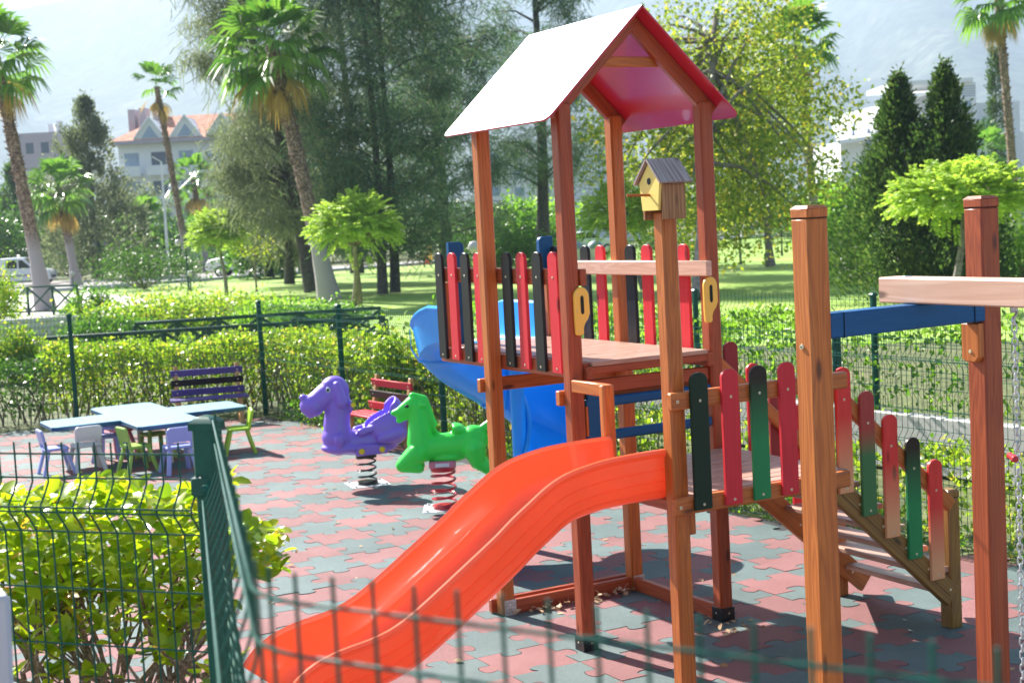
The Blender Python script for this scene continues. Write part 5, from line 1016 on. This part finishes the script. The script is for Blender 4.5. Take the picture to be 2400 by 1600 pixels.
for px in (372,455,540):
    b=MB(); cx=X(px); w_=1.55; zb=ze+.1; tri=[(cx-w_,zb),(cx+w_,zb),(cx,zb+2.05)]; b.add([o+RT*x+FW*y+V((0,0,z)) for y in (-.7,4) for x,z in tri],[(0,1,2),(3,5,4),(0,2,5,3),(1,4,5,2),(0,3,4,1)])
    dm=b.build('dormer',M['wall_white'],ho,smooth=0); b=MB(); tri=[(cx-w_*.55,zb+.1),(cx+w_*.55,zb+.1),(cx,zb+1.35)]; b.add([o+RT*x+FW*-.74+V((0,0,z)) for x,z in tri],[(0,1,2)]); b.build('window',M['win_blue'],dm,smooth=0)
    b=MB()
    for s in (-1,1): b.timber(o+RT*(cx+s*w_*1.05)+FW*-.8+V((0,0,zb)),o+RT*cx+FW*-.8+V((0,0,zb+2.15)),.25,.18,ch=.01)
    b.build('gable_trim',M['wall_white'],dm)
for px,py in ((292,250),(318,246),(352,236)): b=MB(); bbox(b,o,X(px),X(px+16),5,7,ze,Z_(px,py)); b.build('chimney',M['wall_lilac'],ho,smooth=0)
for fl in (0,1,2):
    z0=ze-1.2-2.9*(fl+1)+.9
    for px in (322,385,450,512,580):
        b=MB(); bbox(b,o,X(px-17),X(px+17),-.03,.0,z0,z0+2.0); wn=b.build('window',M['win_dark'] if px%2 else M['win_blue'],ho,smooth=0)
        b=MB(); bbox(b,o,X(px-24),X(px+24),-1.1,-.03,z0-.35,z0-.15); bbox(b,o,X(px-24),X(px+24),-1.1,-1.02,z0-.15,z0+.65); b.build('balcony',M['wall_white'],ho,smooth=0)
fb=thing('flat_building','lilac flat-roofed building behind the tall left palm','building',G(110,175)); o=G(110,175); D=175; k=D/FPX
b=MB(); bbox(b,o,-2.6,2.2,0,8,-.2,H(100,312,175)); b.build('wall',M['wall_lilac'],fb,smooth=0); b=MB(); bbox(b,o,.6,1.2,2,3,H(100,312,175),H(100,290,175)); bbox(b,o,1.6,2.1,2,3,H(100,312,175),H(100,285,175)); b.build('chimney',M['wall_white'],fb,smooth=0)
for x in (-1.6,.2): b=MB(); bbox(b,o,x,x+.9,-.04,0,H(100,360,175),H(100,335,175)); b.build('window',M['win_dark'],fb,smooth=0)
# white hotel on the right: stepped blocks, raking roof with skylights, lattice tower
o=G(2200,140); D=140; k=D/FPX; wh=thing('hotel_building','large white hotel with sloping roof, skylights and latticed tower on the right','building',o)
X=lambda px:(px-2200)*k
Z_=lambda px,py: H(px,py,D)
zl,zm=Z_(2000,262),Z_(2230,180)
b=MB(); bbox(b,o,X(1985),X(2420),2,16,-.2,Z_(2200,318)); bbox(b,o,X(2225),X(2420),3,14,Z_(2200,318),Z_(2300,238)); b.build('wall',M['wall_white'],wh,smooth=0)
def q4(p,y): return [o+RT*X(a)+FW*yy+V((0,0,Z_(a,c))) for (a,c),yy in zip(p,y)]
b=MB(); fr=q4([(1968,330),(2180,300),(2290,192),(1995,262)],(0,0,8,8)); bk=[v+V((0,0,-.35)) for v in fr]; b.add(fr+bk,[(0,1,2,3),(7,6,5,4),(0,4,5,1),(1,5,6,2),(2,6,7,3),(3,7,4,0)]); b.build('roof',M['wall_white'],wh,smooth=0)
for i in range(4):
    px=2005+i*36; b=MB(); f_=q4([(px,318-i*6),(px+5,317-i*6),(px+32,281-i*6),(px+27,282-i*6)],(.8,.8,4.6,4.6)); f_=[v+V((0,0,.12))-FW*.12 for v in f_]; bk=[v+V((0,0,-.1)) for v in f_]; b.add(f_+bk,[(0,1,2,3),(7,6,5,4),(0,4,5,1),(1,5,6,2),(2,6,7,3),(3,7,4,0)]); b.build('skylight',M['win_dark'],wh,smooth=0)
b=MB(); bbox(b,o,X(2255),X(2290),-.5,3,Z_(2200,318),Z_(2270,196)); tw=b.build('tower',M['wall_white'],wh,smooth=0)
b=MB()
for i in range(6):
    for j in range(5): bbox(b,o,X(2257+i*5.4),X(2260+i*5.4),-.54,-.5,Z_(2270,228-j*5.5),Z_(2270,225-j*5.5))
b.build('window_lattice',M['win_blue'],tw,smooth=0); b=MB(); bbox(b,o,X(2268),X(2277),-.54,-.5,Z_(2270,256),Z_(2270,238)); b.build('window',M['win_blue'],tw,smooth=0)  # lattice of small tower windows, built as one mesh
b=MB(); bbox(b,o,X(2100),X(2280),-1.0,10,Z_(2270,196),Z_(2270,196)+.4); b.build('roof_slab',M['wall_white'],wh,smooth=0)
for px in (2045,2110,2310,2350,2385): b=MB(); bbox(b,o,X(px),X(px+14),1.96,2.0,Z_(px,345),Z_(px,325)); b.build('window',M['win_blue'],wh,smooth=0)
b=MB()
for i in range(12):
    for j in range(4): bbox(b,o,X(2265+i*6),X(2268+i*6),1.96,2.0,Z_(2300,303-j*7),Z_(2300,299-j*7))
b.build('window_lattice',M['win_blue'],wh,smooth=0)  # rows of small facade windows, built as one mesh
o=G(1215,125); D=125; wb=thing('white_building','white building glimpsed behind the casuarinas and the tower','building',o); k=D/FPX; X=lambda px:(px-1215)*k
b=MB(); bbox(b,o,X(1110),X(1500),0,10,-.2,Z_(1215,330)); b.build('wall',M['wall_white'],wb,smooth=0)
for px in (1150,1210,1270,1330,1400):
    for py in (360,400,440): b=MB(); bbox(b,o,X(px),X(px+22),-.04,0,H(px,py+20,125),H(px,py,125)); b.build('window',M['win_blue'],wb,smooth=0)
# ================================================================== MOUNTAIN AND AIR
def hills():
    n,m=90,26; vs=[];fs=[]; rr=np.random.default_rng(4); ph=rr.uniform(0,6.28,8)
    for i in range(n+1):
        a=YAW-.75+1.5*i/n
        ridge=500+40*math.sin(a*5+ph[0])+28*math.sin(a*11+ph[1])+14*math.sin(a*27+ph[2])
        for j in range(m+1):
            t=j/m; r=1350+1900*t; z=-8+ridge*(t**1.15)*(1+.16*math.sin(a*38+ph[3]+4*t)*math.sin(3.1*t)+.10*math.sin(a*80+ph[4]+9*t)*t*(1-t)*2)+rr.normal()*4*t
            vs.append((CAM.x+r*math.sin(a),CAM.y+r*math.cos(a),z))
    for i in range(n):
        for j in range(m): fs.append((i*(m+1)+j,(i+1)*(m+1)+j,(i+1)*(m+1)+j+1,i*(m+1)+j+1))
    b=MB(); b.add(vs,fs); o=b.build('hills',ground_mat('hill_forest',[(.3,(.035,.055,.03)),(.55,(.07,.09,.05)),(.75,(.17,.16,.12))],.012,bscale=.05,bump=0,speck=.4),smooth=80); o['kind']='structure'
hills()
HAZE=.0004
b=MB(); b.add([(x,y,z) for z in (-9.5,600) for x,y in ((-4150,-4150),(4150,-4150),(4150,4150),(-4150,4150))],[(3,2,1,0),(4,5,6,7),(0,1,5,4),(1,2,6,5),(2,3,7,6),(3,0,4,7)])
hm,nt_,out_=newmat('haze'); pv=nt_.nodes.new('ShaderNodeVolumePrincipled'); pv.inputs['Color'].default_value=(.53,.69,.89,1); pv.inputs['Density'].default_value=HAZE; pv.inputs['Anisotropy'].default_value=.15
nt_.links.new(pv.outputs[0],out_.inputs['Volume']); hz_=b.build('haze',hm,smooth=0); hz_['kind']='stuff'
# ================================================================== LIGHT, AIR, CAMERA
SUN_AZ=math.radians(-11); SUN_EL=math.radians(38)       # azimuth from +Y towards +X
sd=V((math.sin(SUN_AZ)*math.cos(SUN_EL),math.cos(SUN_AZ)*math.cos(SUN_EL),math.sin(SUN_EL)))
sl=bpy.data.lights.new('sun','SUN'); sl.energy=5.0; sl.angle=math.radians(.6); sl.color=(1,.955,.88)
so=bpy.data.objects.new('sun',sl); COL.objects.link(so); so.rotation_euler=sd.to_track_quat('Z','Y').to_euler(); so.location=(0,0,30)
w=bpy.data.worlds.new('World'); SC.world=w; w.use_nodes=True; nt=w.node_tree; nt.nodes.clear()
o=nt.nodes.new('ShaderNodeOutputWorld'); bg=nt.nodes.new('ShaderNodeBackground'); sk=nt.nodes.new('ShaderNodeTexSky'); sk.sky_type='NISHITA'; sk.sun_disc=False
sk.sun_elevation=SUN_EL; sk.sun_rotation=SUN_AZ; sk.dust_density=1.0; sk.air_density=1.0; bg.inputs[1].default_value=.05
nt.links.new(sk.outputs[0],bg.inputs[0]); nt.links.new(bg.outputs[0],o.inputs[0])
cd=bpy.data.cameras.new('camera'); co=bpy.data.objects.new('camera',cd); COL.objects.link(co); SC.camera=co
co.matrix_world=Matrix(((_r.x,-_d.x,-_f.x,CAM.x),(_r.y,-_d.y,-_f.y,CAM.y),(_r.z,-_d.z,-_f.z,CAM.z),(0,0,0,1)))
cd.sensor_width=36; cd.lens=36*FPX/2400; cd.clip_start=.05; cd.clip_end=12000
cd.dof.use_dof=True; cd.dof.focus_distance=6.4; cd.dof.aperture_fstop=5.6
SC.view_settings.view_transform='Standard'; SC.view_settings.look='None'; SC.view_settings.exposure=1.92; SC.view_settings.gamma=1
SC.cycles.use_denoising=True; SC.cycles.max_bounces=8; SC.cycles.transmission_bounces=4; SC.cycles.transparent_max_bounces=8; SC.cycles.volume_bounces=0; SC.cycles.sample_clamp_indirect=6
